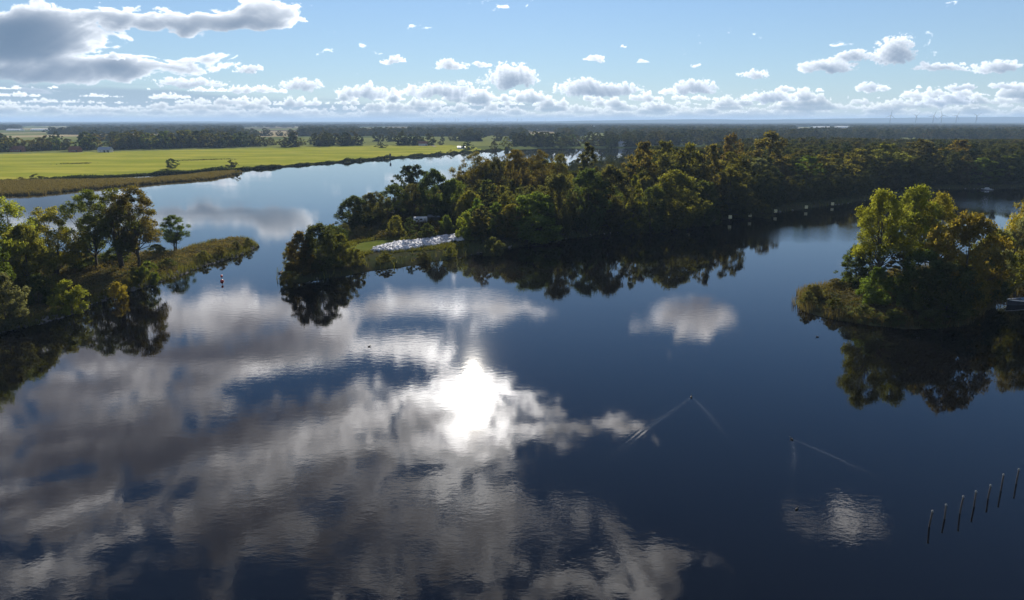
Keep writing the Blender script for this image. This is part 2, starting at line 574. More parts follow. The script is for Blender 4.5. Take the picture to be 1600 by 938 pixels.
def water_material():
    m, g = new_mat('river_water')
    pos = g.node('ShaderNodeNewGeometry').outputs['Position']
    px, py, pz = g.sep(pos)
    # wind lanes: calmer and rougher patches
    lane = g.noise(g.v('MULTIPLY', pos, (0.008, 0.018, 0)), 1.0, 3.0, 0.5, '2D')
    rip1 = g.noise(g.v('MULTIPLY', pos, (0.55, 1.0, 0)), 1.0, 2.0, 0.5, '2D')
    rip2 = g.noise(g.v('MULTIPLY', pos, (2.2, 3.6, 0)), 1.0, 2.0, 0.5, '2D')
    swell = g.noise(g.v('MULTIPLY', pos, (0.10, 0.16, 0)), 1.0, 2.0, 0.5, '2D')
    amp = g.lin(lane, 0.38, 0.64, 0.45, 1.5)
    h = g.m('ADD', g.m('MULTIPLY', rip1, RIPPLE[0]), g.m('MULTIPLY', rip2, RIPPLE[1]))
    for (qx_, qy_, rx_, ry_, k_) in RUFFLED:
        cx_, cy_ = ground(qx_, qy_)
        d_ = g.v('LENGTH', g.v('MULTIPLY', g.v('SUBTRACT', pos, (cx_, cy_, 0)), (1 / rx_, 1 / ry_, 0)))
        amp = g.m('ADD', amp, g.sstep(d_, 1.3, 0.2, 0.0, k_))
    h = g.m('MULTIPLY', h, amp)
    h = g.m('ADD', h, g.m('MULTIPLY', swell, RIPPLE[2]))
    # thin V-shaped wakes of two swimming birds: each arm a few short waves that fade away
    wake_glint = 0.0
    for (ax, ay, bx, by) in WAKES:
        ln = math.hypot(bx - ax, by - ay)
        dx, dy = (bx - ax) / ln, (by - ay) / ln
        qx, qy = g.m('SUBTRACT', px, ax), g.m('SUBTRACT', py, ay)
        t = g.m('ADD', g.m('MULTIPLY', qx, dx), g.m('MULTIPLY', qy, dy))
        s = g.m('SUBTRACT', g.m('MULTIPLY', qx, dy), g.m('MULTIPLY', qy, dx))
        s = g.m('ADD', s, g.m('MULTIPLY', g.m('SINE', g.m('MULTIPLY', t, 0.35)), 0.16))
        wd = g.m('ADD', 0.18, g.m('MULTIPLY', g.m('MAXIMUM', t, 0.0), 0.022))
        r_ = g.m('DIVIDE', s, wd)
        env = g.m('EXPONENT', g.m('MULTIPLY', g.m('MULTIPLY', r_, r_), -1.0))
        along = g.m('MULTIPLY', g.sstep(t, -0.2, 0.6), g.sstep(t, ln * 1.05, ln * 0.3))
        wk = g.m('MULTIPLY', g.m('SINE', g.m('MULTIPLY', s, 9.0)), g.m('MULTIPLY', env, along))
        h = g.m('ADD', h, g.m('MULTIPLY', wk, RIPPLE[3]))
        wake_glint = g.m('ADD', wake_glint, g.m('MULTIPLY', g.m('MULTIPLY', env, along), g.sstep(rip2, 0.34, 0.66)))
    bp = g.node('ShaderNodeBump')
    bp.inputs['Strength'].default_value = 1.0
    bp.inputs['Distance'].default_value = 1.0
    g.put(bp.inputs['Height'], h)
    # bright sky mirrored by the wake arms, painted in as a paler base colour
    b = principled(g, g.mix(g.m('MULTIPLY', wake_glint, 0.085, clamp=True), (0.0028, 0.0027, 0.0030), (0.42, 0.44, 0.46)), WATER_ROUGH, 0.5)
    b.inputs['IOR'].default_value = 1.333
    g.t.links.new(bp.outputs[0], b.inputs['Normal'])
    surf(g, b)
    return m


RIPPLE = (0.0030, 0.0012, 0.0036, 0.0028)
WATER_ROUGH = 0.03
WAKES = [ground(*p) + ground(*q) for p, q in (((1080, 620), (935, 726)), ((1080, 620), (1142, 684)), ((1237, 686), (1241, 748)), ((1237, 686), (1388, 752)))]
# patches ruffled by wind: centre pixel, half size in metres, strength
RUFFLED = [(1535, 316, 38, 50, 17.0), (1262, 366, 40, 24, 8.0), (930, 790, 15, 12, 1.6), (735, 462, 12, 12, 2.5), (430, 300, 60, 60, 1.2), (1310, 800, 13, 9, 2.2), (1075, 500, 22, 22, 1.0), (560, 820, 22, 12, 0.9)]
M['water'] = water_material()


# ------------------------------------------------------------------ object helpers
def tag(o, label=None, cat=None, group=None, kind=None):
    if label:
        o['label'] = label
    if cat:
        o['category'] = cat
    if group:
        o['group'] = group
    if kind:
        o['kind'] = kind
    return o


def link(name, me, mat=None, parent=None, loc=(0, 0, 0)):
    if mat is not None and not me.materials:
        me.materials.append(M[mat] if isinstance(mat, str) else mat)
    o = bpy.data.objects.new(name, me)
    COL.objects.link(o)
    o.location = loc
    if parent is not None:
        o.parent = parent
    return o


def empty(name, loc=(0, 0, 0), rz=0.0, sc=None):
    o = bpy.data.objects.new(name, None)
    o.empty_display_size = 0.5
    COL.objects.link(o)
    o.location = loc
    o.rotation_euler = (0, 0, rz)
    if sc is not None:
        o.scale = sc
    return o


def quad_mesh(name, verts, quads, tint=None, smooth=False):
    """mesh straight from arrays: verts (n,3), quads (m,4)"""
    me = bpy.data.meshes.new(name)
    nv, nf = len(verts), len(quads)
    me.vertices.add(nv)
    me.vertices.foreach_set('co', np.ascontiguousarray(verts, np.float32).ravel())
    me.loops.add(nf * 4)
    me.loops.foreach_set('vertex_index', np.ascontiguousarray(quads, np.int32).ravel())
    me.polygons.add(nf)
    me.polygons.foreach_set('loop_start', np.arange(0, nf * 4, 4, dtype=np.int32))
    if smooth:
        me.polygons.foreach_set('use_smooth', np.ones(nf, bool))
    me.update(calc_edges=True)
    if tint is not None:
        a = me.attributes.new('tint', 'FLOAT', 'POINT')
        a.data.foreach_set('value', np.ascontiguousarray(tint, np.float32))
    return me


class MB:
    """collects simple solids into one mesh"""
    def __init__(self):
        self.v, self.f = [], []

    def add(self, vs, fs):
        b = len(self.v)
        self.v += [tuple(p) for p in vs]
        self.f += [tuple(b + i for i in f) for f in fs]
        return self

    def box(self, c, s, rz=0.0, taper=1.0):
        cx, cy_, cz = c
        hx, hy, hz = s[0] / 2, s[1] / 2, s[2] / 2
        cs, sn = math.cos(rz), math.sin(rz)
        vs = []
        for z, t in ((-hz, 1.0), (hz, taper)):
            for x, y in ((-hx, -hy), (hx, -hy), (hx, hy), (-hx, hy)):
                x, y = x * t, y * t
                vs.append((cx + x * cs - y * sn, cy_ + x * sn + y * cs, cz + z))
        return self.add(vs, [(3, 2, 1, 0), (4, 5, 6, 7), (0, 1, 5, 4), (1, 2, 6, 5), (2, 3, 7, 6), (3, 0, 4, 7)])

    def tube(self, pts, rads, n=6, cap=True):
        rings = []
        for i, p in enumerate(pts):
            p = Vector(p)
            a = Vector(pts[max(0, i - 1)])
            b = Vector(pts[min(len(pts) - 1, i + 1)])
            d = (b - a).normalized()
            up = Vector((0, 0, 1)) if abs(d.z) < 0.9 else Vector((1, 0, 0))
            u = d.cross(up).normalized()
            w = d.cross(u)
            rings.append([p + (u * math.cos(2 * PI * k / n) + w * math.sin(2 * PI * k / n)) * rads[i] for k in range(n)])
        vs = [q for r in rings for q in r]
        fs = []
        for i in range(len(pts) - 1):
            for k in range(n):
                k2 = (k + 1) % n
                fs.append((i * n + k, i * n + k2, (i + 1) * n + k2, (i + 1) * n + k))
        if cap:
            fs.append(tuple(reversed(range(n))))
            fs.append(tuple((len(pts) - 1) * n + k for k in range(n)))
        return self.add(vs, fs)

    def gable(self, c, s, over=0.3, th=0.15):
        """pitched roof, ridge along x; c = centre of the eaves plane, s = (length, span, rise)"""
        L, Wd, h = s[0] / 2 + over, s[1] / 2 + over, s[2]
        x, y, z = c
        vs = [(x - L, y - Wd, z), (x + L, y - Wd, z), (x + L, y + Wd, z), (x - L, y + Wd, z), (x - L, y, z + h), (x + L, y, z + h),
              (x - L, y - Wd, z - th), (x + L, y - Wd, z - th), (x + L, y + Wd, z - th), (x - L, y + Wd, z - th)]
        return self.add(vs, [(0, 1, 5, 4), (2, 3, 4, 5), (0, 4, 3), (1, 2, 5), (6, 9, 8, 7), (0, 6, 7, 1), (1, 7, 8, 2), (2, 8, 9, 3), (3, 9, 6, 0)])

    def lathe(self, c, prof, n=10):
        x, y, z = c
        vs = [(x + r * math.cos(2 * PI * k / n), y + r * math.sin(2 * PI * k / n), z + h) for (r, h) in prof for k in range(n)]
        fs = [(i * n + k, i * n + (k + 1) % n, (i + 1) * n + (k + 1) % n, (i + 1) * n + k) for i in range(len(prof) - 1) for k in range(n)]
        fs.append(tuple(reversed(range(n))))
        fs.append(tuple((len(prof) - 1) * n + k for k in range(n)))
        return self.add(vs, fs)

    def build(self, name, mat, parent=None, loc=(0, 0, 0), smooth=False):
        me = bpy.data.meshes.new(name)
        me.from_pydata(self.v, [], self.f)
        if smooth:
            me.polygons.foreach_set('use_smooth', np.ones(len(me.polygons), bool))
        me.update()
        return link(name, me, mat, parent, loc)


# ------------------------------------------------------------------ land and water
def pix_poly(lst):
    return np.array([ground(*p) if len(p) == 2 else (p[0], p[1]) for p in lst], float)


def sdf(P, poly):
    """signed distance to a polygon, positive inside"""
    x, y = P[:, 0], P[:, 1]
    best = np.full(len(P), 1e18)
    ins = np.zeros(len(P), bool)
    n = len(poly)
    for i in range(n):
        ax, ay = poly[i]
        bx, by = poly[(i + 1) % n]
        dx, dy = bx - ax, by - ay
        t = np.clip(((x - ax) * dx + (y - ay) * dy) / (dx * dx + dy * dy + 1e-9), 0, 1)
        d = (x - ax - t * dx) ** 2 + (y - ay - t * dy) ** 2
        np.minimum(best, d, out=best)
        if abs(dy) > 1e-12:
            c = ((ay > y) != (by > y)) & (x < dx * (y - ay) / dy + ax)
            ins ^= c
    d = np.sqrt(best)
    return np.where(ins, d, -d)


LEFT_SPIT = pix_poly([(0, 519), (30, 512), (60, 506), (95, 496), (125, 484), (140, 476), (170, 466), (205, 455), (240, 442), (290, 426), (330, 411), (365, 403), (388, 394),
                      (399, 386), (399, 379), (380, 375), (350, 377), (320, 383), (290, 392), (260, 397), (200, 401), (120, 402), (40, 402), (0, 402), (-260, 400), (-260, 610)])
CENTRAL = pix_poly([(440, 443), (480, 440), (530, 432), (580, 423), (640, 415), (700, 405), (750, 396), (800, 387), (870, 376), (940, 366), (1000, 359),
                    (1060, 351), (1120, 344), (1180, 337), (1240, 329), (1300, 321), (1350, 314), (1420, 303), (1480, 295), (1540, 295), (1610, 292), (2000, 280),
                    (2200, 226), (1300, 237), (1100, 241), (1000, 246), (950, 252), (900, 258), (850, 266), (800, 276), (750, 288), (700, 302), (650, 316), (600, 330),
                    (560, 345), (520, 365), (480, 390), (455, 408), (441, 428)])
ISLET = pix_poly([(1244, 472), (1250, 484), (1280, 495), (1320, 503), (1360, 509), (1410, 513), (1460, 514), (1500, 509), (1520, 501), (1535, 486), (1560, 469), (1620, 457),
                  (1850, 440), (1850, 400), (1700, 398), (1600, 400), (1500, 410), (1420, 425), (1360, 437), (1310, 447), (1275, 452), (1255, 457)])
REED_BANK = pix_poly([(-300, 325), (0, 306), (60, 304), (130, 296), (200, 291), (250, 286), (330, 280), (370, 272.5), (376, 269), (340, 270.5), (290, 276), (240, 281), (150, 283), (-300, 290)])
_fl = [(-500, 300), (0, 286), (100, 281), (200, 275.5), (300, 270), (360, 267), (420, 263), (480, 258), (560, 252), (620, 247), (680, 243), (725, 239), (760, 236.5), (800, 234),
       (870, 231.5), (960, 232), (1010, 231), (1150, 228), (1400, 222)]
NORTH = np.vstack([pix_poly(_fl), [(6000, 1500), (90000, 3000), (90000, 95000), (-90000, 95000), (-90000, 600)]])
MEADOW_BACK = pix_poly([(-500, 250), (0, 244), (100, 241.5), (200, 239.5), (300, 236.5), (400, 234), (480, 231.5), (560, 230), (640, 229.5), (700, 229), (735, 231.5), (750, 236)])
MEADOW = np.vstack([pix_poly([(-500, 298), (0, 285), (100, 280), (200, 275), (300, 269.5), (360, 266.5), (420, 262.5), (480, 257.5), (560, 251.5), (620, 246.5), (680, 242.5), (725, 238.5)]), MEADOW_BACK[::-1]])
LAWN = pix_poly([(543, 398), (560, 389), (590, 384), (622, 383), (618, 388), (600, 396), (575, 403), (550, 406)])


def land_height(x, y):
    P = np.column_stack([x, y])
    r = np.hypot(x, y)
    wob = (fbm(x * 0.12, y * 0.12, 4, 0.55, 2.2) * 2.6) * np.clip(r / 250, 0.6, 6)
    n_small = fbm(x * 0.25, y * 0.25, 4, 0.5, 5.5)
    d = {k: sdf(P, p) + wob for k, p in (('spit', LEFT_SPIT), ('central', CENTRAL), ('islet', ISLET), ('reed', REED_BANK), ('north', NORTH))}
    prof = lambda s, top, slope: np.where(s > 0, top * (1 - np.exp(-s * slope / top)), np.maximum(s * 0.35, -1.6))
    z = np.full(len(x), -1.6)
    which = np.zeros(len(x), int)
    for i, (k, top, sl) in enumerate((('spit', 1.7, 0.45), ('central', 1.9, 0.42), ('islet', 1.5, 0.4), ('reed', 0.7, 0.2), ('north', 1.8, 0.15))):
        zz = prof(d[k], top, sl)
        which = np.where(zz > z, i + 1, which)
        z = np.maximum(z, zz)
    z = z + np.where(z > 0.1, n_small * 0.22, 0)
    return z, which, d


def build_land():
    rows = [70.0]
    while rows[-1] < 42000:
        rows.append(rows[-1] * 1.0118)
    ys = np.array(rows)
    ts = np.linspace(-1.15, 1.15, 420)
    T, Y = np.meshgrid(ts, ys)
    X = T * Y
    x, y = X.ravel(), Y.ravel()
    z, which, d = land_height(x, y)
    # far country: gently rolling, with a low ridge on the right horizon
    far = np.clip((y - 3000) / 9000, 0, 1)
    z = z + far * 8.0 * fbm(x * 0.0005, y * 0.0004, 3, 0.5, 3.3)
    mead = sdf(np.column_stack([x, y]), MEADOW)
    lawn = sdf(np.column_stack([x, y]), LAWN)
    which = np.where((which == 5) & (mead > 0), 6, which)
    which = np.where(z <= -0.35, 0, which)
    ny, nx = X.shape
    idx = np.arange(ny * nx).reshape(ny, nx)
    Q = np.stack([idx[:-1, :-1], idx[:-1, 1:], idx[1:, 1:], idx[1:, :-1]], -1).reshape(-1, 4)
    fw = which[Q].max(1)
    lw = (lawn[Q].mean(1) > 0)
    V = np.column_stack([x, y, z])
    for k, name, mat in ((0, 'river_bed', 'bed'), (1, 'left_spit_ground', 'bank'), (2, 'wooded_spit_ground', 'wood_floor'), (3, 'islet_ground', 'bank'), (4, 'reed_bank_ground', 'reed_soil'), (5, 'plain_ground', 'plain'), (6, 'meadow', 'meadow')):
        sel = (fw == k) & ~lw if k == 2 else fw == k
        if k == 0:
            sel &= (V[Q[:, 0], 1] < 2600)
        q = Q[sel]
        if not len(q):
            continue
        u, inv = np.unique(q, return_inverse=True)
        o = link(name, quad_mesh(name, V[u], inv.reshape(-1, 4), smooth=True), mat)
        tag(o, kind='structure')
    q = Q[(fw == 2) & lw]
    if len(q):
        u, inv = np.unique(q, return_inverse=True)
        tag(link('lawn', quad_mesh('lawn', V[u], inv.reshape(-1, 4), smooth=True), 'lawn'), kind='structure')


build_land()
me = bpy.data.meshes.new('river_water')
me.from_pydata([(-9000, -3000, 0), (9000, -3000, 0), (9000, 2600, 0), (-9000, 2600, 0)], [], [(0, 1, 2, 3)])
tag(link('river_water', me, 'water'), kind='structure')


def zland(x, y):
    return float(land_height(np.array([x]), np.array([y]))[0][0])

# ------------------------------------------------------------------ trees and shrubs
def rand_cards(rng, C, size, up=0.25, asp=0.62):
    """leaf-sprig faces: one small pointed, slightly folded face at every centre"""
    n = len(C)
    N = rng.normal(size=(n, 3))
    N[:, 2] += up
    N /= np.linalg.norm(N, axis=1)[:, None] + 1e-9
    A = np.cross(N, rng.normal(size=(n, 3)))
    A /= np.linalg.norm(A, axis=1)[:, None] + 1e-9
    B = np.cross(N, A)
    s = size * rng.uniform(0.55, 1.35, n)[:, None]
    V = np.empty((n, 4, 3), np.float32)
    V[:, 0] = C - A * s * 0.6
    V[:, 1] = C - B * s * asp * 0.5 + N * s * 0.10 - A * s * 0.1
    V[:, 2] = C + A * s * 0.6
    V[:, 3] = C + B * s * asp * 0.5 + N * s * 0.10 - A * s * 0.1
    return V.reshape(-1, 3), np.arange(n * 4).reshape(-1, 4)


PROFILES = {
    'round': lambda s: math.sqrt(max(0.0, 1 - (2 * s - 0.95) ** 2)) if s < 0.975 else 0.2,
    'broad': lambda s: (0.55 + 0.45 * math.sin(PI * min(1, s * 0.9 + 0.12))) * (1 if s < 0.7 else max(0.22, 1 - (s - 0.7) * 2.1)),
    'oval': lambda s: max(0.15, math.sin(PI * (s * 0.93 + 0.05)) ** 0.75),
    'column': lambda s: 0.75 + 0.25 * math.sin(PI * s) if s < 0.75 else max(0.18, 1 - (s - 0.75) * 3.2),
    'cone': lambda s: max(0.1, 1.02 - s * 0.95),
    'dome': lambda s: math.sqrt(max(0.03, 1 - s * s)) * (0.70 + 0.30 * min(1.0, s / 0.28)),
}


def tree_proto(name, seed, H, Wd, base, clumps, cards, size, profile, trunk_r=0.3, limbs=22, stems=1, gap=0.0, lean=0.0):
    """returns (trunk mesh or None, crown mesh) of a tree H metres tall and Wd wide"""
    rng = np.random.RandomState(seed)
    prof = PROFILES[profile]
    cs, rs = [], []
    ang_l = rng.uniform(0, 2 * PI, 6)
    tries = 0
    while len(cs) < clumps and tries < clumps * 30:
        tries += 1
        s = rng.uniform(0.02, 1.0)
        th = rng.uniform(0, 2 * PI)
        lump = 1 + 0.20 * math.sin(2 * th + ang_l[0] + 3 * s) + 0.16 * math.sin(3 * th + ang_l[1] - 5 * s) + 0.10 * math.sin(5 * th + ang_l[2] + 9 * s)
        R = Wd / 2 * prof(s) * lump
        rr = R * math.sqrt(rng.uniform(0.10, 1.0)) * 0.92
        c = np.array([rr * math.cos(th), rr * math.sin(th), H * (base + (1 - base) * s * 0.97)])
        rad = Wd * rng.uniform(0.042, 0.105) * (0.75 + 0.25 * (1 - s))
        if gap and cs:
            dm = min(np.linalg.norm((c - q) / (1, 1, 0.8)) for q in cs)
            if dm < gap * rad:
                continue
        cs.append(c)
        rs.append(rad)
    w = np.array(rs) ** 2
    cnt = np.maximum(6, (cards * w / w.sum()).astype(int))
    C, T = [], []
    for c, r, k in zip(cs, rs, cnt):
        d = rng.normal(size=(k, 3))
        d /= np.linalg.norm(d, axis=1)[:, None]
        rad = r * rng.uniform(0.15, 1.0, k) ** 0.45
        p = c + d * rad[:, None] * (1.0, 1.0, 0.85)
        p += rng.normal(size=(k, 3)) * r * 0.26
        C.append(p)
        T.append(np.clip(rng.uniform(0.15, 0.85) + rng.normal(size=k) * 0.18, 0, 1))
    C, T = np.vstack(C), np.concatenate(T)
    C[:, 2] = np.maximum(C[:, 2], 0.1)
    V, Q = rand_cards(rng, C, size)
    crown = quad_mesh(name + '_crown', V, Q, np.repeat(T, 4))
    crown.materials.append(M['leaf'])
    mb = MB()
    tops = []
    for k in range(stems):
        a = rng.uniform(0, 2 * PI)
        sp = 0 if stems == 1 else Wd * 0.16
        bx, by = (0.0, 0.0) if stems == 1 else (0.35 * math.cos(a), 0.35 * math.sin(a))
        pts, rad = [], []
        for i in range(6):
            f = i / 5
            pts.append((bx + math.cos(a) * sp * f ** 1.2 + lean * f * f + rng.normal() * 0.12 * f, by + math.sin(a) * sp * f ** 1.2 + rng.normal() * 0.12 * f, -0.5 + f * H * 0.80))
            rad.append(trunk_r * (1.25 if i == 0 else 1.0) * (1 - 0.86 * f))
        mb.tube(pts, rad, 7)
        tops.append((np.array(pts), rad))
    order = np.argsort(-np.array(rs))[:limbs]
    for j in order:
        c = cs[j]
        pts, rad = tops[rng.randint(stems)]
        z0 = min(H * 0.72, max(H * base * 0.55, c[2] * rng.uniform(0.38, 0.75)))
        f = np.clip((z0 + 0.5) / (H * 0.80), 0, 1)
        st = np.array([np.interp(f * 5, range(6), pts[:, q]) for q in range(3)])
        r0 = max(0.035, np.interp(f * 5, range(6), rad) * 0.6)
        mid = st * 0.5 + c * 0.5 + np.array([0, 0, -0.06 * H * rng.uniform(-0.3, 1)]) + rng.normal(size=3) * 0.02 * H
        q1 = st * 0.75 + mid * 0.25
        mb.tube([st, q1 * 0.5 + (st + mid) * 0.25, mid, c], [r0, r0 * 0.8, r0 * 0.55, r0 * 0.15], 4, False)
    me = bpy.data.meshes.new(name + '_trunk')
    me.from_pydata(mb.v, [], mb.f)
    me.polygons.foreach_set('use_smooth', np.ones(len(me.polygons), bool))
    me.materials.append(M['bark'])
    return me, crown, H, Wd


PR = {}


def protos():
    n = 15000
    # near trees (140-300 m): sprigs of about 0.4 m
    PR['willow'] = [tree_proto('willow%d' % k, 10 + k, 22, 17, 0.16, 130, n + 5000, 0.40, 'broad', 0.42, 40, 2, 0.8) for k in range(2)]
    PR['airy'] = [tree_proto('airy%d' % k, 20 + k, 23, 15, 0.22, 105, n + 1000, 0.38, 'oval', 0.36, 46, 1 + k, 0.95) for k in range(3)]
    PR['poplar'] = [tree_proto('poplar%d' % k, 25 + k, 23, 15, 0.36, 100, n + 1000, 0.38, 'broad', 0.40, 54, 1 + k % 2, 1.0) for k in range(3)]
    PR['oak'] = [tree_proto('oak%d' % k, 30 + k, 18, 16, 0.05, 190, n + 2000, 0.50, 'round', 0.45, 26, 1, 0.4) for k in range(3)]
    PR['full'] = [tree_proto('full%d' % k, 40 + k, 16, 13, 0.04, 170, n, 0.44, 'dome', 0.30, 20, 2, 0.4) for k in range(3)]
    PR['slim'] = [tree_proto('slim%d' % k, 50 + k, 18, 7.5, 0.04, 90, 9000, 0.42, 'column', 0.22, 26, 1, 0.4) for k in range(2)]
    PR['bush'] = [tree_proto('bush%d' % k, 60 + k, 5, 7, 0.0, 80, 6500, 0.26, 'dome', 0.08, 14, 3, 0.35) for k in range(3)]
    # wood trees (300-900 m): sprigs of about 0.8 m
    PR['wood'] = [tree_proto('wood%d' % k, 70 + k, 22, 14, 0.05, 135, 5600, 0.74, ('broad', 'oval', 'round', 'oval', 'column')[k], 0.36, 16, 1, 0.45) for k in range(5)]
    # far trees (over 900 m)
    PR['far'] = [tree_proto('far%d' % k, 80 + k, 15, 12, 0.0, 46, 1100, 1.35, ('round', 'oval', 'dome', 'broad')[k], 0.3, 5, 1, 0.4) for k in range(4)]


protos()

# leaf colours (albedo) as the photograph shows the kinds
LC = {
    'green': (0.064, 0.094, 0.024), 'deep': (0.040, 0.056, 0.022), 'olive': (0.082, 0.088, 0.026), 'yellow': (0.150, 0.134, 0.028),
    'lime': (0.118, 0.138, 0.028), 'amber': (0.128, 0.098, 0.026), 'brown': (0.080, 0.073, 0.027), 'rust': (0.082, 0.062, 0.028),
    'grey': (0.086, 0.098, 0.064), 'dusk': (0.054, 0.060, 0.028),
}
trng = np.random.RandomState(4)
N_TREE = 0


def jitter(c, k=0.12):
    f = 1.15 + trng.normal() * k
    return (max(0.01, c[0] * f * (1 + trng.normal() * 0.06)), max(0.01, c[1] * f), max(0.006, c[2] * f), 1.0)


def plant(kind, x, y, h, w, colour, label, group=None, name='tree', cat='tree', rz=None, z=None, trunk=True):
    tm, cm, H0, W0 = PR[kind][trng.randint(len(PR[kind]))]
    if z is None:
        z = max(0.0, zland(x, y))
    rz = trng.uniform(0, 2 * PI) if rz is None else rz
    root = empty(name, (x, y, z), rz, (w / W0, w / W0, h / H0))
    if trunk:
        link('trunk', tm, None, root)
    c = link('crown' if cat == 'tree' else 'foliage', cm, None, root)
    c.color = jitter(LC[colour])
    tag(root, label, cat, group)
    return root


def plant_px(px, by, ty, wpx, kind, colour, label, group=None, **kw):
    """a plant whose foot shows at (px, by), its top at row ty and its crown wpx wide"""
    x, y = ground(px, by, 1.0)
    z = max(0.0, zland(x, y))
    h = height_at(x, y, ty) - z
    w = 1.12 * wpx * depth_of(y, h / 2) / F_PX
    return plant(kind, x, y, h, w, colour, label, group, z=z, **kw)


# --- the spit on the left
g_ = 'trees on the left spit'
plant_px(-45, 478, 302, 120, 'willow', 'lime', 'yellow green willow cut by the left edge of the photo', g_)
plant_px(22, 452, 304, 105, 'willow', 'lime', 'big yellow green willow nearest the left edge, on the left spit', g_)
plant_px(88, 436, 320, 88, 'willow', 'yellow', 'yellowish spreading willow between the left edge and the dark slender tree', g_)
plant_px(50, 462, 350, 70, 'oak', 'olive', 'lower olive tree in front of the two willows at the left edge', g_)
plant_px(-5, 490, 372, 60, 'full', 'green', 'low bright green tree at the left edge below the willows', g_)
plant_px(12, 508, 428, 62, 'full', 'grey', 'grey leaved shrub tree low on the bank at the left edge', g_)
plant_px(150, 424, 296, 70, 'airy', 'green', 'dark slender tree left of the big double tree on the left spit', g_)
plant_px(192, 422, 293, 88, 'airy', 'olive', 'left half of the big double tree with leaning trunk, left spit', g_)
plant_px(219, 422, 291, 82, 'airy', 'brown', 'right half of the big double tree with forked trunk, left spit', g_)
plant_px(274, 394, 336, 48, 'airy', 'green', 'small light green tree standing alone right of the big double tree', g_)
plant_px(128, 425, 378, 44, 'full', 'deep', 'dark low tree under the slender tree on the left spit', g_)
g_ = 'shrubs on the left spit'
kw = dict(name='shrub', cat='shrub')
plant_px(108, 483, 440, 56, 'bush', 'lime', 'large round yellow green shrub on the left waterside', g_, **kw)
plant_px(185, 461, 441, 29, 'bush', 'yellow', 'small round golden shrub on the left waterside', g_, **kw)
plant_px(232, 439, 410, 36, 'bush', 'green', 'shaggy green shrub below the forked tree at the water', g_, **kw)
plant_px(318, 405, 392, 22, 'bush', 'olive', 'olive shrub near the tip of the left spit', g_, **kw)
plant_px(344, 398, 384, 20, 'bush', 'brown', 'brownish shrub in the middle of the left spit tip', g_, **kw)
plant_px(370, 391, 377, 18, 'bush', 'dusk', 'dark shrub on the left spit tip', g_, **kw)
plant_px(388, 384, 372, 13, 'bush', 'dusk', 'last dark shrub at the very tip of the left spit', g_, **kw)
plant_px(246, 398, 382, 34, 'bush', 'deep', 'dark shrub at the foot of the small light green tree', g_, **kw)
plant_px(180, 412, 388, 50, 'bush', 'deep', 'dark shrub among the trunks of the big double tree', g_, **kw)
plant_px(62, 478, 430, 46, 'bush', 'deep', 'dark shrub left of the large round yellow green shrub', g_, **kw)
plant_px(215, 440, 418, 34, 'bush', 'olive', 'olive shrub between the golden shrub and the forked tree', g_, **kw)
plant_px(262, 418, 404, 24, 'bush', 'dusk', 'dull shrub at the water right of the shaggy green shrub', g_, **kw)

# --- the islet on the right
g_ = 'trees on the right islet'
plant_px(1366, 466, 298, 92, 'poplar', 'lime', 'tall yellow green poplar on the left of the right islet', g_)
plant_px(1410, 460, 291, 96, 'poplar', 'lime', 'tall yellow green poplar with forked trunk, second from the left on the islet', g_)
plant_px(1454, 456, 300, 84, 'poplar', 'yellow', 'yellowing poplar with open crown, third from the left on the islet', g_)
plant_px(1500, 486, 334, 104, 'oak', 'amber', 'broad golden brown tree in the middle of the right islet', g_)
plant_px(1545, 466, 358, 70, 'oak', 'olive', 'dark olive tree right of the golden brown tree on the islet', g_)
plant_px(1604, 452, 286, 90, 'willow', 'yellow', 'yellow green tree at the right edge of the photo, top of the islet', g_)
plant_px(1588, 458, 338, 80, 'willow', 'grey', 'grey green willow low at the right edge of the photo', g_)
plant_px(1338, 452, 382, 56, 'full', 'deep', 'dark dense low tree at the left end of the right islet', g_)
plant_px(1366, 480, 418, 54, 'full', 'green', 'bright green bushy tree on the near side of the islet', g_)
plant_px(1400, 470, 395, 48, 'slim', 'brown', 'thin brownish tree between the poplars and the golden tree', g_)
plant_px(1436, 490, 390, 78, 'oak', 'deep', 'very dark tree in front of the poplars on the islet', g_)
plant_px(1478, 500, 410, 86, 'oak', 'dusk', 'dark brown tree leaning over the near shore of the islet', g_)
plant_px(1530, 470, 388, 80, 'full', 'deep', 'dark tree above the moored boat on the islet', g_)
plant_px(1650, 450, 300, 110, 'willow', 'olive', 'olive tree cut by the right edge behind the moored boat', g_)
g_ = 'shrubs on the right islet'
plant_px(1272, 466, 445, 34, 'bush', 'brown', 'brownish shrub at the left tip of the right islet', g_, **kw)
plant_px(1262, 474, 455, 24, 'bush', 'dusk', 'dull reedy shrub at the waterline of the islet tip', g_, **kw)
plant_px(1303, 484, 466, 30, 'bush', 'dusk', 'dull shrub on the near shore by the islet tip', g_, **kw)
plant_px(1306, 452, 436, 28, 'bush', 'brown', 'brown shrub beside the dark dense tree on the islet', g_, **kw)
plant_px(1348, 496, 476, 36, 'bush', 'dusk', 'dull shrub below the bright green tree, near shore', g_, **kw)
plant_px(1395, 503, 484, 44, 'bush', 'dusk', 'dull shrub in the middle of the islet near shore', g_, **kw)
plant_px(1450, 504, 486, 46, 'bush', 'dusk', 'dull shrub left of the boat on the islet near shore', g_, **kw)

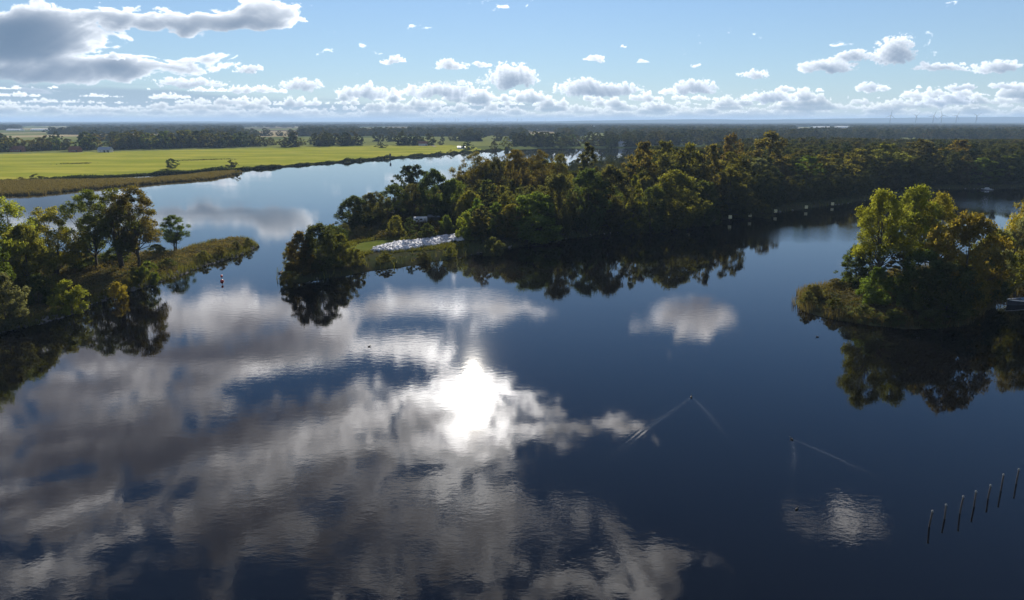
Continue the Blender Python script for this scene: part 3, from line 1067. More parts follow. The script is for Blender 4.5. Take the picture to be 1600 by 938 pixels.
# --- the wooded spit in the middle: the trees one can tell apart
g_ = 'trees on the wooded spit'
SPIT = [
    (472, 430, 362, 48, 'full', 'rust', 'reddish dense tree at the outermost tip of the wooded spit'),
    (502, 425, 349, 64, 'oak', 'dusk', 'tall dark round tree at the tip of the wooded spit'),
    (534, 418, 366, 42, 'full', 'olive', 'olive tree on the lawn side of the spit tip'),
    (458, 424, 378, 28, 'full', 'brown', 'small brown tree leaning over the water at the spit tip'),
    (520, 405, 352, 44, 'oak', 'deep', 'dark tree behind the round tree at the spit tip'),
    (556, 362, 306, 52, 'oak', 'deep', 'dark tree at the back shore, first behind the lawn'),
    (584, 358, 301, 50, 'oak', 'dusk', 'dark green tree second behind the lawn'),
    (618, 350, 288, 54, 'airy', 'deep', 'open tree with the river showing through, left one of a pair'),
    (648, 348, 287, 50, 'airy', 'dusk', 'open tree with the river showing through, right one of a pair'),
    (680, 350, 264, 50, 'oak', 'deep', 'tall dark tree right of the open pair'),
    (708, 350, 279, 46, 'oak', 'green', 'green tree between the tall dark tree and the reddish one'),
    (746, 330, 236, 58, 'airy', 'brown', 'tall reddish brown tree on the skyline by the far river'),
    (776, 332, 246, 40, 'airy', 'dusk', 'thin dark tree right of the reddish brown one'),
    (806, 335, 233, 56, 'airy', 'brown', 'brown topped tree on the skyline left of the river gap'),
    (842, 335, 233, 50, 'airy', 'brown', 'second brown topped tree on the skyline left of the river gap'),
    (874, 335, 240, 40, 'airy', 'olive', 'last tree before the river gap'),
    (916, 330, 221, 36, 'slim', 'dusk', 'single slender tree standing in the river gap'),
    (735, 362, 298, 44, 'oak', 'olive', 'olive tree in front of the reddish brown one'),
    (770, 364, 302, 46, 'slim', 'dusk', 'slim dark tree left of the big round front tree'),
    (834, 375, 302, 98, 'full', 'green', 'big round green tree on the front shore of the wooded spit'),
    (800, 376, 318, 48, 'full', 'olive', 'olive tree overlapping the big round green tree from the left'),
    (872, 368, 272, 62, 'oak', 'dusk', 'dark tree behind the big round green tree'),
    (918, 361, 264, 66, 'oak', 'deep', 'dark upright tree on the front shore, left of a close pair'),
    (952, 358, 258, 66, 'oak', 'dusk', 'dark upright tree on the front shore, right of a close pair'),
    (988, 360, 272, 30, 'slim', 'lime', 'slender light green tree right of the dark upright pair'),
    (1000, 330, 220, 58, 'wood', 'brown', 'brown tree at the left end of the brown skyline row'),
    (1036, 330, 219, 62, 'wood', 'brown', 'brown tree second in the skyline row'),
    (1072, 332, 222, 58, 'wood', 'olive', 'olive brown tree third in the skyline row'),
    (1104, 334, 224, 52, 'wood', 'brown', 'brown tree last in the skyline row'),
    (1052, 356, 266, 82, 'oak', 'olive', 'broad olive tree on the front shore below the skyline row'),
    (1018, 360, 290, 50, 'full', 'deep', 'dark low tree at the front shore right of the light green one'),
    (1098, 350, 282, 58, 'full', 'deep', 'dark tree above the first yellow marker post'),
    (1138, 334, 236, 60, 'wood', 'olive', 'tall olive tree left of the grey willows'),
    (1180, 314, 246, 54, 'wood', 'grey', 'grey willow above the third marker post'),
    (1160, 338, 292, 50, 'full', 'dusk', 'dull low tree by the second marker post'),
    (1215, 308, 248, 60, 'wood', 'brown', 'brownish tree above the fourth marker post'),
    (1258, 305, 244, 58, 'wood', 'green', 'green tree above the fifth marker post'),
    (1292, 302, 240, 64, 'wood', 'olive', 'rounded olive tree above the last marker post'),
    (1335, 297, 232, 66, 'wood', 'olive', 'olive tree behind the islet poplars, left one'),
    (1380, 294, 224, 74, 'wood', 'olive', 'broad olive tree behind the islet poplars, right one'),
    (1432, 290, 216, 70, 'wood', 'dusk', 'tall dark green tree right of the two olive ones behind the poplars'),
    (1490, 284, 218, 60, 'wood', 'amber', 'golden tree on the wooded shore behind the islet'),
    (1530, 290, 246, 56, 'wood', 'green', 'green tree above the small moored boat'),
    (1575, 288, 242, 60, 'wood', 'deep', 'dark tree at the right edge on the far shore'),
    (1138, 312, 207, 44, 'wood', 'rust', 'dark reddish domed tree on the skyline'),
    (1196, 300, 204, 60, 'wood', 'brown', 'big brown domed tree highest on the skyline'),
]
for t in SPIT:
    plant_px(*t[:6], t[6], g_)
g_ = 'shrubs on the wooded spit'
for t in [
    (620, 374, 338, 30, 'bush', 'olive', 'olive shrub behind the brush field'),
    (641, 380, 339, 18, 'slim', 'deep', 'small dark upright shrub behind the white stones'),
    (668, 380, 349, 24, 'bush', 'deep', 'dark shrub right of the small upright one'),
    (697, 372, 337, 26, 'bush', 'green', 'green shrub by the white roof'),
    (728, 378, 333, 38, 'bush', 'lime', 'light green round shrub above the right end of the white stones'),
    (755, 380, 320, 30, 'slim', 'dusk', 'dull upright shrub right of the light green round one'),
    (603, 368, 350, 16, 'bush', 'deep', 'low dark shrub in the brush field'),
    (560, 415, 390, 26, 'bush', 'olive', 'shaggy olive shrub between lawn and water'),
    (602, 410, 396, 24, 'bush', 'olive', 'olive shrub on the bank below the white stones'),
    (448, 443, 426, 24, 'bush', 'brown', 'brown shrub at the waterline of the spit tip'),
    (662, 404, 393, 22, 'bush', 'dusk', 'dull shrub on the bank below the middle of the stones'),
    (704, 398, 386, 22, 'bush', 'olive', 'pale olive shrub on the bank at the right end of the stones'),
    (770, 394, 372, 34, 'bush', 'dusk', 'dull shrub on the bank left of the big round green tree'),
    (985, 362, 346, 34, 'bush', 'dusk', 'dull shrub on the dark shore below the light green tree'),
    (1080, 349, 334, 36, 'bush', 'dusk', 'dull shrub on the dark shore by the first marker post'),
    (1195, 337, 320, 34, 'bush', 'dusk', 'dull shrub on the dark shore between marker posts'),
]:
    plant_px(*t[:6], t[6], g_, **kw)

# --- fill of the wood: nobody could tell these apart, they share a label
placed = [o.location.copy() for o in COL.objects if o.type == 'EMPTY' and o.get('category') == 'tree']
PX = np.array([(p.x, p.y) for p in placed])


def in_frame(x, y, z=10.0, m=60):
    d = depth_of(y, z)
    px = CX + F_PX * x / d
    return -m < px < 1600 + m


def pix_of(x, y, z):
    d = y * CP + (CAM_H - z) * SP
    return CX + F_PX * x / d, CY - F_PX * (y * SP - (CAM_H - z) * CP) / d


GAP = pix_poly([(872, 318), (985, 312), (990, 250), (865, 262)])       # thin place in the wood where the far river shows
CLEAR = pix_poly([(540, 410), (730, 395), (740, 372), (690, 352), (600, 352), (545, 372)])


def thin_out(c, have, spacing):
    """drop points that stand too close to one another"""
    cell = {}
    for a_, b_ in have:
        cell.setdefault((int(a_ // 8), int(b_ // 8)), []).append((a_, b_))
    keep = []
    for x, y in c:
        k = (int(x // 8), int(y // 8))
        sp = spacing(x, y)
        ok = True
        for i in (-1, 0, 1):
            for j in (-1, 0, 1):
                for q in cell.get((k[0] + i, k[1] + j), ()):
                    if (q[0] - x) ** 2 + (q[1] - y) ** 2 < sp * sp:
                        ok = False
        if ok:
            cell.setdefault(k, []).append((x, y))
            keep.append((x, y))
    return keep


def fill_wood():
    rng = np.random.RandomState(11)
    d = 230 * (1900 / 230) ** rng.uniform(0, 1, 16000)
    c = np.column_stack([d * rng.uniform(-0.40, 0.80, len(d)), d])
    c = c[(sdf(c, CENTRAL) > 7.0) & (sdf(c, GAP) < 0) & (sdf(c, CLEAR) < 0)]
    keep = thin_out(c, [tuple(p) for p in PX], lambda x, y: 5.5 if y < 600 else 7.9)
    keep.sort(key=lambda p: math.hypot(*p))
    return keep


REF_X = [540, 740, 830, 900, 960, 1060, 1140, 1165, 1190, 1215, 1330, 1600]
REF_Y = [430, 440, 445, 450, 455, 437, 425, 378, 395, 365, 352, 345]
CAP_X = [540, 600, 660, 720, 760, 850, 866, 985, 1000, 1100, 1130, 1200, 1400, 1600]
CAP_Y = [318, 308, 298, 275, 252, 248, 266, 266, 228, 230, 220, 211, 217, 217]


def capped(x, y, h, z=1.6):
    """keep a fill tree under the skyline that the photograph shows"""
    px = pix_of(x, y, 12)[0]
    h = min(h, height_at(x, y, float(np.interp(px, CAP_X, CAP_Y))) - z)
    # nor may its mirror image reach farther over the water than in the photograph
    row_ = float(np.interp(px, REF_X, REF_Y))
    low = -(height_at(x, y, row_))
    return min(h, max(5.0 + trng.uniform(-1, 1), low - z))


wood_pts = fill_wood()
N_SINGLE = 105
WORD = {'deep': 'dark green', 'dusk': 'dull green', 'olive': 'olive', 'brown': 'brownish', 'green': 'fresh green'}
WHERE = [(590, 'behind the lawn'), (640, 'behind the open pair of trees'), (700, 'round the tall dark tree behind the caravan'), (760, 'below the reddish brown skyline tree'),
         (820, 'left of the big round green tree'), (870, 'behind the big round green tree'), (935, 'left of the dark upright pair'), (975, 'behind the dark upright pair'),
         (1020, 'behind the slender light green tree'), (1070, 'above the first marker post'), (1130, 'left of the second marker post'), (1190, 'above the third marker post'),
         (1240, 'above the fourth marker post'), (1320, 'above the last two marker posts'), (1420, 'right behind the islet poplars'), (9999, 'beyond the right end of the islet')]
cols = ['deep', 'dusk', 'olive', 'brown', 'green', 'olive', 'dusk', 'brown']
for i, (x, y) in enumerate(wood_pts[:N_SINGLE]):
    px, _ = pix_of(x, y, 10)
    h = trng.uniform(9, 17) if px < 1000 else trng.uniform(13, 21)
    if px < 720:
        h *= 0.6
    h = capped(x, y, h)
    if h < 4.5:
        continue
    cn = cols[trng.randint(len(cols))]
    where = [w_ for lim, w_ in WHERE if px < lim][0]
    size = 'low' if h < 8 else ('tall' if h > 15 else 'middling')
    plant('wood', x, y, h, h * trng.uniform(0.55, 0.8), cn, '%s %s tree in the wood %s' % (size, WORD[cn], where), 'fill trees of the wood on the spit', z=1.6)

# --- single trees on the far side of the river
g_ = 'trees along the far bank'
for t in [
    (269, 264.5, 248, 20, 'far', 'deep', 'round dark tree alone in the bright meadow'),
    (362, 263, 250, 18, 'far', 'dusk', 'sparse tree on the meadow bank near the reed point'),
    (731, 235, 221, 19, 'far', 'deep', 'round dark tree at the right end of the meadow'),
    (772, 235, 220, 13, 'far', 'dusk', 'narrow tree on the far bank right of the meadow'),
    (791, 235, 214, 17, 'far', 'olive', 'taller olive tree on the far bank right of the meadow'),
    (877, 231, 218, 12, 'far', 'deep', 'dark tree on the far bank above the river gap, left one'),
    (951, 231, 217, 13, 'far', 'deep', 'dark tree on the far bank above the river gap, right one'),
    (57, 281.5, 272, 26, 'far', 'dusk', 'low dark thicket on the meadow bank at the left'),
    (32, 282.5, 277, 18, 'far', 'brown', 'low brown thicket on the meadow bank near the left edge'),
    (371, 272.5, 266, 10, 'far', 'dusk', 'dark bush on the end of the reed point'),
    (705, 240, 234, 10, 'far', 'dusk', 'small bush on the bank at the right end of the meadow'),
    (688, 241, 236, 9, 'far', 'dusk', 'smaller bush on the bank left of the round dark tree'),
    (598, 232, 225, 18, 'far', 'dusk', 'low bushes behind the middle of the meadow'),
]:
    plant_px(*t[:6], t[6], g_)


NTH = ('first second third fourth fifth sixth seventh eighth ninth tenth eleventh twelfth thirteenth fourteenth fifteenth sixteenth seventeenth eighteenth nineteenth twentieth '
       'twenty-first twenty-second twenty-third twenty-fourth twenty-fifth twenty-sixth twenty-seventh twenty-eighth twenty-ninth thirtieth').split()


def row(n, x0, x1, y0, y1, h0, h1, label, group, colours):
    h0, h1 = h0 * 1.15, h1 * 1.15
    for k in range(n):
        f = (k + trng.uniform(0.1, 0.9)) / n
        px, py = x0 + (x1 - x0) * f, y0 + (y1 - y0) * f + trng.uniform(-0.8, 0.8)
        x, y = ground(px, py)
        h = trng.uniform(h0, h1)
        plant('far', x, y, h, h * trng.uniform(0.8, 1.35), colours[trng.randint(len(colours))], '%s, %s from the left' % (label, NTH[k]), group, z=1.6)


far_c = ['deep', 'dusk', 'olive', 'brown', 'olive', 'green']
row(18, 0, 112, 240, 236, 9, 17, 'tree in the belt behind the meadow at the far left', 'belt trees at the far left', far_c)
row(7, 128, 155, 237, 236, 14, 22, 'tree in the dark group left of the grey barn', 'trees by the grey barn', far_c)
row(28, 178, 330, 235.5, 232, 13, 23, 'tree in the wood behind the meadow right of the barn', 'tall wood behind the meadow', far_c)
row(16, 330, 418, 233, 230, 11, 20, 'tree in the wood behind the middle of the meadow', 'wood behind the middle of the meadow', far_c)
row(16, 420, 560, 229.5, 227, 6, 12, 'tree in the low hedge behind the right half of the meadow', 'hedge behind the meadow', far_c)
row(16, 800, 1000, 227, 226, 9, 16, 'tree on the far shore beneath the road bridge', 'far shore trees by the bridge', far_c)



# ------------------------------------------------------------------ far woods: one mass, made of copies of far trees
def carrier(kind, i, x, y, h, w, label):
    """a tree that stands in the mass; the mass repeats its crown"""
    tm, cm, H0, W0 = PR[kind][i]
    me = cm.copy()
    me.materials.clear()
    me.materials.append(M['leaf_far'])
    root = empty('tree', (x, y, 1.6), 0.4 * i, (w / W0, w / W0, h / H0))
    link('trunk', tm, None, root)
    c = link('crown', me, None, root)
    tag(root, label, 'tree', 'single trees in the woods behind')
    return c


def wood_mass(name, pts, sx, sz, hue, crowns):
    me = bpy.data.meshes.new(name)
    n = len(pts)
    me.vertices.add(n)
    me.vertices.foreach_set('co', np.ascontiguousarray(pts, np.float32).ravel())
    for nm, val in (('sx', sx), ('sz', sz), ('hue', hue)):
        a = me.attributes.new(nm, 'FLOAT', 'POINT')
        a.data.foreach_set('value', np.ascontiguousarray(val, np.float32))
    o = link(name, me, M['leaf_far'])
    ng = bpy.data.node_groups.new(name, 'GeometryNodeTree')
    ng.interface.new_socket('Geometry', in_out='INPUT', socket_type='NodeSocketGeometry')
    ng.interface.new_socket('Geometry', in_out='OUTPUT', socket_type='NodeSocketGeometry')
    N, L = ng.nodes, ng.links
    gi, go = N.new('NodeGroupInput'), N.new('NodeGroupOutput')
    jn = N.new('GeometryNodeGeometryToInstance')
    for p in crowns:
        oi = N.new('GeometryNodeObjectInfo')
        oi.transform_space = 'ORIGINAL'
        oi.inputs['Object'].default_value = p
        oi.inputs['As Instance'].default_value = False
        L.new(oi.outputs['Geometry'], jn.inputs[0])
    # each crown becomes its own instance
    N.remove(jn)
    join = N.new('GeometryNodeJoinGeometry')
    for oi in [q for q in N if q.bl_idname == 'GeometryNodeObjectInfo']:
        g2 = N.new('GeometryNodeGeometryToInstance')
        L.new(oi.outputs['Geometry'], g2.inputs[0])
        L.new(g2.outputs[0], join.inputs[0])
    ip = N.new('GeometryNodeInstanceOnPoints')
    L.new(gi.outputs[0], ip.inputs['Points'])
    L.new(join.outputs[0], ip.inputs['Instance'])
    ip.inputs['Pick Instance'].default_value = True
    rv = N.new('FunctionNodeRandomValue')
    rv.data_type = 'INT'
    ii = [q for q in rv.inputs if q.type == 'INT' and q.name in ('Min', 'Max')]
    ii[0].default_value, ii[1].default_value = 0, len(crowns) - 1
    L.new([q for q in rv.outputs if q.type == 'INT'][0], ip.inputs['Instance Index'])
    rr = N.new('FunctionNodeRandomValue')
    rr.data_type = 'FLOAT'
    ff = [q for q in rr.inputs if q.type == 'VALUE' and q.name in ('Min', 'Max')]
    ff[0].default_value, ff[1].default_value = 0.0, 6.283
    cr = N.new('ShaderNodeCombineXYZ')
    L.new([q for q in rr.outputs if q.type == 'VALUE'][0], cr.inputs[2])
    er = N.new('FunctionNodeEulerToRotation')
    L.new(cr.outputs[0], er.inputs[0])
    L.new(er.outputs[0], ip.inputs['Rotation'])
    cs = N.new('ShaderNodeCombineXYZ')
    for k, nm in ((0, 'sx'), (1, 'sx'), (2, 'sz')):
        na = N.new('GeometryNodeInputNamedAttribute')
        na.data_type = 'FLOAT'
        na.inputs['Name'].default_value = nm
        L.new([q for q in na.outputs if q.type == 'VALUE'][0], cs.inputs[k])
    L.new(cs.outputs[0], ip.inputs['Scale'])
    L.new(ip.outputs[0], go.inputs[0])
    o.modifiers.new('copies', 'NODES').node_group = ng
    tag(o, kind='stuff')
    return o


def build_masses():
    rng = np.random.RandomState(21)
    # the deep part of the wood on the spit and beyond the islet
    pts = np.array(wood_pts[N_SINGLE:])
    near = pts[pts[:, 1] < 800]
    deep = pts[pts[:, 1] >= 800]
    cw = [carrier('wood', i, *near[i * 7 % len(near)], 20, 14, 'tree deep inside the wood above the marker posts, %s nearest' % ('first', 'second', 'third', 'fourth')[i]) for i in range(4)]
    for nm, P, hh in (('dense_wood', near, 22.0), ('deep_wood', deep, 22.0)):
        n = len(P)
        h = rng.uniform(15, 23, n) + 2.5 * fbm(P[:, 0] * 0.02, P[:, 1] * 0.02, 3, 0.5, 7.7)
        h = np.array([max(1.5, capped(a_, b_, q)) for (a_, b_), q in zip(P, h)])
        o = wood_mass(nm, np.column_stack([P, np.full(n, 1.4)]), h / hh * rng.uniform(0.9, 1.25, n), h / hh, np.clip(rng.normal(0.5, 0.26, n), 0, 1), cw)
        tag(o, 'dense olive and brown wood filling the land behind the marker posts' if nm == 'dense_wood' else 'deeper part of the wood running to the right edge, under the skyline', 'wood')
    # low bushy growth that closes the wood towards the ground
    d = 235 * (1000 / 235) ** rng.uniform(0, 1, 9000)
    c = np.column_stack([d * rng.uniform(-0.40, 0.80, len(d)), d])
    s = sdf(c, CENTRAL)
    c = c[(s > 4.5) & (sdf(c, CLEAR) < -1) & (s < 160)]
    c = np.array(thin_out(c, [], lambda x, y: 3.6 if y < 500 else 5.0))
    n = len(c)
    h = rng.uniform(3.0, 8.5, n) * np.clip(sdf(c, CENTRAL) / 12, 0.45, 1)
    o = wood_mass('thicket', np.column_stack([c, np.full(n, 0.4)]), h / 22 * rng.uniform(1.2, 1.8, n), h / 22, np.clip(rng.normal(0.35, 0.25, n), 0, 1), cw)
    tag(o, 'dark thicket closing the foot of the wood on the middle spit', 'thicket')
    # woods and hedges of the flat country beyond the river
    d = 1080 * (9500 / 1080) ** (rng.uniform(0, 1, 52000) ** 0.75)
    c = np.column_stack([d * rng.uniform(-0.80, 0.80, len(d)), d])
    x, y = c[:, 0], c[:, 1]
    belt = fbm(x * 0.0011, y * 0.0030, 5, 0.55, 12.0) + 0.35 * fbm(x * 0.006, y * 0.02, 3, 0.5, 13.0)
    thr = np.interp(y, [1000, 1500, 2500, 4500, 9000], [0.20, 0.17, 0.11, 0.03, -0.05])
    east = np.clip((x / y - 0.02) * 4, 0, 1)
    ok = (belt > thr - 0.20 * east) & (sdf(c, NORTH) > 15) & (sdf(c, CENTRAL) < 0) & (sdf(c, MEADOW) < -6)
    dep = y * CP + CAM_H * SP
    qx, qy = CX + F_PX * x / dep, CY - F_PX * (y * SP - CAM_H * CP) / dep
    for (x0, x1, y0, y1) in FIELDS:
        ok &= ~((qx > x0) & (qx < x1) & (qy > y0) & (qy < y1 + 7))
    c = c[ok]
    # hedges keep whole, the rest thins out with distance
    n = len(c)
    y = c[:, 1]
    h = rng.uniform(7, 23, n) * np.clip(1.08 - 0.04 * y / 1000, 0.7, 1.1)
    wide = h * rng.uniform(0.9, 1.4, n) * (1 + np.clip((y - 1500) / 2600, 0, 2.6))
    cf = [carrier('far', i, *c[np.argsort(y)[i * 40]], 14, 13, 'dark round tree in front of the far woods beyond the river, %s nearest' % ('first', 'second', 'third', 'fourth')[i]) for i in range(4)]
    o = wood_mass('far_woods', np.column_stack([c, np.full(n, 1.4)]), wide / 12, h / 15, np.clip(rng.normal(0.42, 0.33, n), 0, 1), cf)
    tag(o, 'blue green woods and hedges across the flat country to the horizon', 'woods')
    print('mass counts', len(near), len(deep), n)


# fields that stay open, in photo pixels
FIELDS = [(-40, 80, 206, 217), (10, 64, 224, 232), (98, 172, 223, 230), (412, 500, 214, 222), (690, 800, 224, 231), (822, 872, 207, 212), (912, 948, 211, 214),
          (380, 470, 200, 203), (560, 640, 199, 201), (1240, 1330, 199, 202), (30, 110, 198, 202)]
build_masses()


def distant_belts():
    """woods more than nine kilometres away: long low ragged ridges of tree tops"""
    rng = np.random.RandomState(5)
    V, Q = [], []
    for k in range(120):
        d = 9000 * (32000 / 9000) ** rng.uniform(0, 1)
        x0 = d * rng.uniform(-0.85, 0.75)
        ln = rng.uniform(500, 4200) * d / 12000
        n = max(8, int(ln / (d * 0.0016)))
        xs = np.linspace(x0, x0 + ln, n)
        ends = np.clip(np.minimum(np.arange(n), n - 1 - np.arange(n)) / 3, 0.1, 1)
        hs = (13 + 7 * rng.uniform(0, 1, n) + 5 * fbm(xs * 0.004, xs * 0 + k, 3)) * ends
        base = len(V)
        ext = rng.uniform(90, 320)
        for x, h in zip(xs, hs):
            yy = d + 60 * math.sin(x * 0.0013 + k)
            V += [(x, yy, -8), (x, yy + 6, h + 1), (x, yy + ext, h + 3), (x, yy + ext + 10, -8)]
        for i in range(n - 1):
            a, b = base + i * 4, base + i * 4 + 4
            for j in range(3):
                Q.append((a + j, b + j, b + j + 1, a + j + 1))
    o = link('distant_woodland', quad_mesh('distant_woodland', np.array(V), np.array(Q)), M['far_canopy'])
    tag(o, 'bluish woodland strips just under the horizon', 'woodland', kind='stuff')


M['far_canopy'] = soil_material('far_canopy', [(0.026, 0.036, 0.018), (0.040, 0.046, 0.020), (0.055, 0.050, 0.024)], 0.004, 3.0)
distant_belts()


def hills():
    xs = np.linspace(-30000, 30000, 400)
    d = 16500
    dep = d * CP
    px = CX + F_PX * xs / dep
    top = np.interp(px, [-400, 0, 250, 600, 850, 1000, 1080, 1200, 1300, 1450, 1600, 2200], [190.5, 190.8, 190.2, 190.8, 190.0, 187.6, 186.6, 187.4, 186.2, 184.2, 182.6, 182])
    hh = 0 + np.array([height_at(0, d, t) for t in top]) + 8 * fbm(xs * 0.0014, xs * 0, 4, 0.5, 1.1)
    V, Q = [], []
    for x, h in zip(xs, hh):
        V += [(x, d - 1500, -10), (x, d, h), (x, d + 2500, h * 1.02), (x, d + 5000, -10)]
    for i in range(len(xs) - 1):
        for j in range(3):
            Q.append((i * 4 + j, i * 4 + 4 + j, i * 4 + 5 + j, i * 4 + 1 + j))
    tag(link('hills', quad_mesh('hills', np.array(V), np.array(Q), smooth=True), M['far_canopy']), kind='structure')


hills()


# ------------------------------------------------------------------ reeds, scrub, stones
def blades(rng, P, h0, h1, w):
    """upright reed blades, each a thin leaning face"""
    n = len(P)
    h = rng.uniform(h0, h1, n)
    a = rng.uniform(0, 2 * PI, n)
    u = np.column_stack([np.cos(a), np.sin(a), np.zeros(n)]) * (w * rng.uniform(0.6, 1.4, n) / 2)[:, None]
    lean = rng.normal(size=(n, 2)) * 0.16 * h[:, None]
    V = np.empty((n, 4, 3), np.float32)
    b = P + np.column_stack([lean, h])
    V[:, 0], V[:, 1], V[:, 2], V[:, 3] = P - u, P + u, b + u * 0.25, b - u * 0.25
    return V.reshape(-1, 3), np.arange(n * 4).reshape(-1, 4)


def scatter(poly, n, smin, smax, rng, extra=None):
    lo, hi = poly.min(0), poly.max(0)
    hi = np.minimum(hi, [900, 1400])
    lo = np.maximum(lo, [-900, 60])
    c = np.column_stack([rng.uniform(lo[0], hi[0], n), rng.uniform(lo[1], hi[1], n)])
    dep = c[:, 1] * CP + CAM_H * SP
    q = CX + F_PX * c[:, 0] / dep
    c = c[(q > -120) & (q < 1720)]
    z, _, d = land_height(c[:, 0], c[:, 1])
    s = sdf(c, poly) + fbm(c[:, 0] * 0.12, c[:, 1] * 0.12, 4, 0.55, 2.2) * 2.6 * np.clip(np.hypot(c[:, 0], c[:, 1]) / 250, 0.6, 6)
    k = (s > smin) & (s < smax)
    if extra is not None:
        k &= extra(c)
    return np.column_stack([c[k], np.maximum(z[k], -0.1)]), s[k]


def scrub(name, poly, n, smin, smax, size, hmax, colour, label, seed, extra=None):
    """low tangled growth: sprigs heaped into uneven tussocks"""
    rng = np.random.RandomState(seed)
    P, s = scatter(poly, n, smin, smax, rng, extra)
    lump = np.clip(fbm(P[:, 0] * 0.16, P[:, 1] * 0.16, 4, 0.6, seed) * 1.6 + 0.35, 0.05, 1.2)
    P[:, 2] += rng.uniform(0, 1, len(P)) ** 0.7 * lump * hmax
    V, Q = rand_cards(rng, P, size, 0.5)
    t = np.clip(0.5 + 0.8 * fbm(P[:, 0] * 0.07, P[:, 1] * 0.07, 3, 0.5, seed + 3) + rng.normal(size=len(P)) * 0.15, 0, 1)
    o = link(name, quad_mesh(name, V, Q, np.repeat(t, 4)), M['reed'])
    o.color = LC[colour] + (1.0,)
    tag(o, label, 'undergrowth', kind='stuff')


def reeds(name, poly, n, smin, smax, h0, h1, w, colour, label, seed, extra=None):
    rng = np.random.RandomState(seed)
    P, s = scatter(poly, n, smin, smax, rng, extra)
    cl = fbm(P[:, 0] * 0.22, P[:, 1] * 0.22, 3, 0.5, seed)
    P = P[cl > -0.25]
    V, Q = blades(rng, P, h0, h1, w)
    t = np.clip(0.5 + rng.normal(size=len(P)) * 0.22, 0, 1)
    o = link(name, quad_mesh(name, V, Q, np.repeat(t, 4)), M['reed'])
    o.color = LC[colour] + (1.0,)
    tag(o, label, 'reeds', kind='stuff')


LC['straw'] = (0.100, 0.086, 0.042)
LC['bramble'] = (0.066, 0.060, 0.030)
scrub('undergrowth', LEFT_SPIT, 200000, 0.8, 60, 0.34, 1.5, 'straw', 'low brown and green undergrowth covering the left spit', 31)
reeds('reeds', LEFT_SPIT, 200000, -0.9, 2.2, 0.7, 1.7, 0.11, 'olive', 'fringe of reeds round the shore of the left spit', 32)
scrub('undergrowth', ISLET, 130000, 0.5, 60, 0.36, 1.9, 'bramble', 'low growth covering the right islet', 33)
reeds('reeds', ISLET, 120000, -0.8, 2.2, 0.9, 2.1, 0.10, 'straw', 'fringe of brownish reeds round the right islet', 34)
front = lambda c: (c[:, 1] < 620)
scrub('undergrowth', CENTRAL, 420000, 0.3, 13, 0.55, 2.2, 'dusk', 'dark undergrowth along the shore of the wooded spit', 35, lambda c: (c[:, 1] < 640) & (sdf(c, LAWN) < 0))
reeds('reeds', CENTRAL, 520000, -1.2, 2.6, 0.8, 1.9, 0.17, 'olive', 'fringe of reeds along the shore of the wooded spit', 36, front)
reeds('rough_grass', CLEAR, 60000, 0.0, 90, 0.25, 0.8, 0.22, 'olive', 'rough grass round the lawn and the white stones', 41, lambda c: (sdf(c, LAWN) < 0) & (sdf(c, CENTRAL) > 1))
BRUSH = pix_poly([(548, 388), (552, 372), (580, 358), (640, 352), (690, 352), (700, 372), (660, 382), (625, 382), (590, 383)])
scrub('brush_field', BRUSH, 26000, 0.3, 60, 0.5, 2.6, 'bramble', 'grey brown brush field between the lawn and the trees', 37)
reeds('reeds', REED_BANK, 420000, -0.5, 60, 0.7, 2.0, 0.32, 'straw', 'brown reed bed in front of the bright meadow', 38, lambda c: c[:, 1] < 900)


def line_scrub(name, line, n, back, size, hmax, colour, label, seed):
    """growth along a bank line"""
    rng = np.random.RandomState(seed)
    L = pix_poly(line)
    seg = np.hypot(*(L[1:] - L[:-1]).T)
    wgt = seg / (0.5 * (L[1:, 1] + L[:-1, 1]))
    k = rng.choice(len(seg), n, p=wgt / wgt.sum())
    t = rng.uniform(0, 1, n)[:, None]
    c = L[k] * (1 - t) + L[k + 1] * t
    off = rng.uniform(0, 1, n) ** 1.5
    tall = np.clip(0.55 + 1.3 * fbm(c[:, 0] * 0.035, c[:, 1] * 0.035, 4, 0.6, seed), 0.12, 1.5)
    c = c + np.column_stack([np.zeros(n), off * back])
    z = np.maximum(land_height(c[:, 0], c[:, 1])[0], 0)
    P = np.column_stack([c, z + rng.uniform(0, 1, n) * tall * hmax])
    V, Q = rand_cards(rng, P, size, 0.3)
    o = link(name, quad_mesh(name, V, Q, np.repeat(np.clip(rng.normal(0.5, 0.25, n), 0, 1), 4)), M['reed'])
    o.color = LC[colour] + (1.0,)
    tag(o, label, 'undergrowth', kind='stuff')


line_scrub('bank_growth', _fl[1:14], 26000, 9.0, 1.1, 3.4, 'deep', 'dark growth along the meadow edge of the far bank', 39)
DITCH = pix_poly([(-20, 261.6), (80, 260.4), (200, 257.4), (340, 252.6), (420, 251), (420, 250.2), (340, 251.6), (200, 256.2), (80, 259.2), (-20, 260.4)])
reeds('ditch_reeds', DITCH, 30000, -1.0, 20, 0.3, 0.8, 0.5, 'dusk', 'dark reedy ditch line crossing the bright meadow', 40, lambda c: fbm(c[:, 0] * 0.012, c[:, 1] * 0.012, 3, 0.5, 4.4) > -0.05)


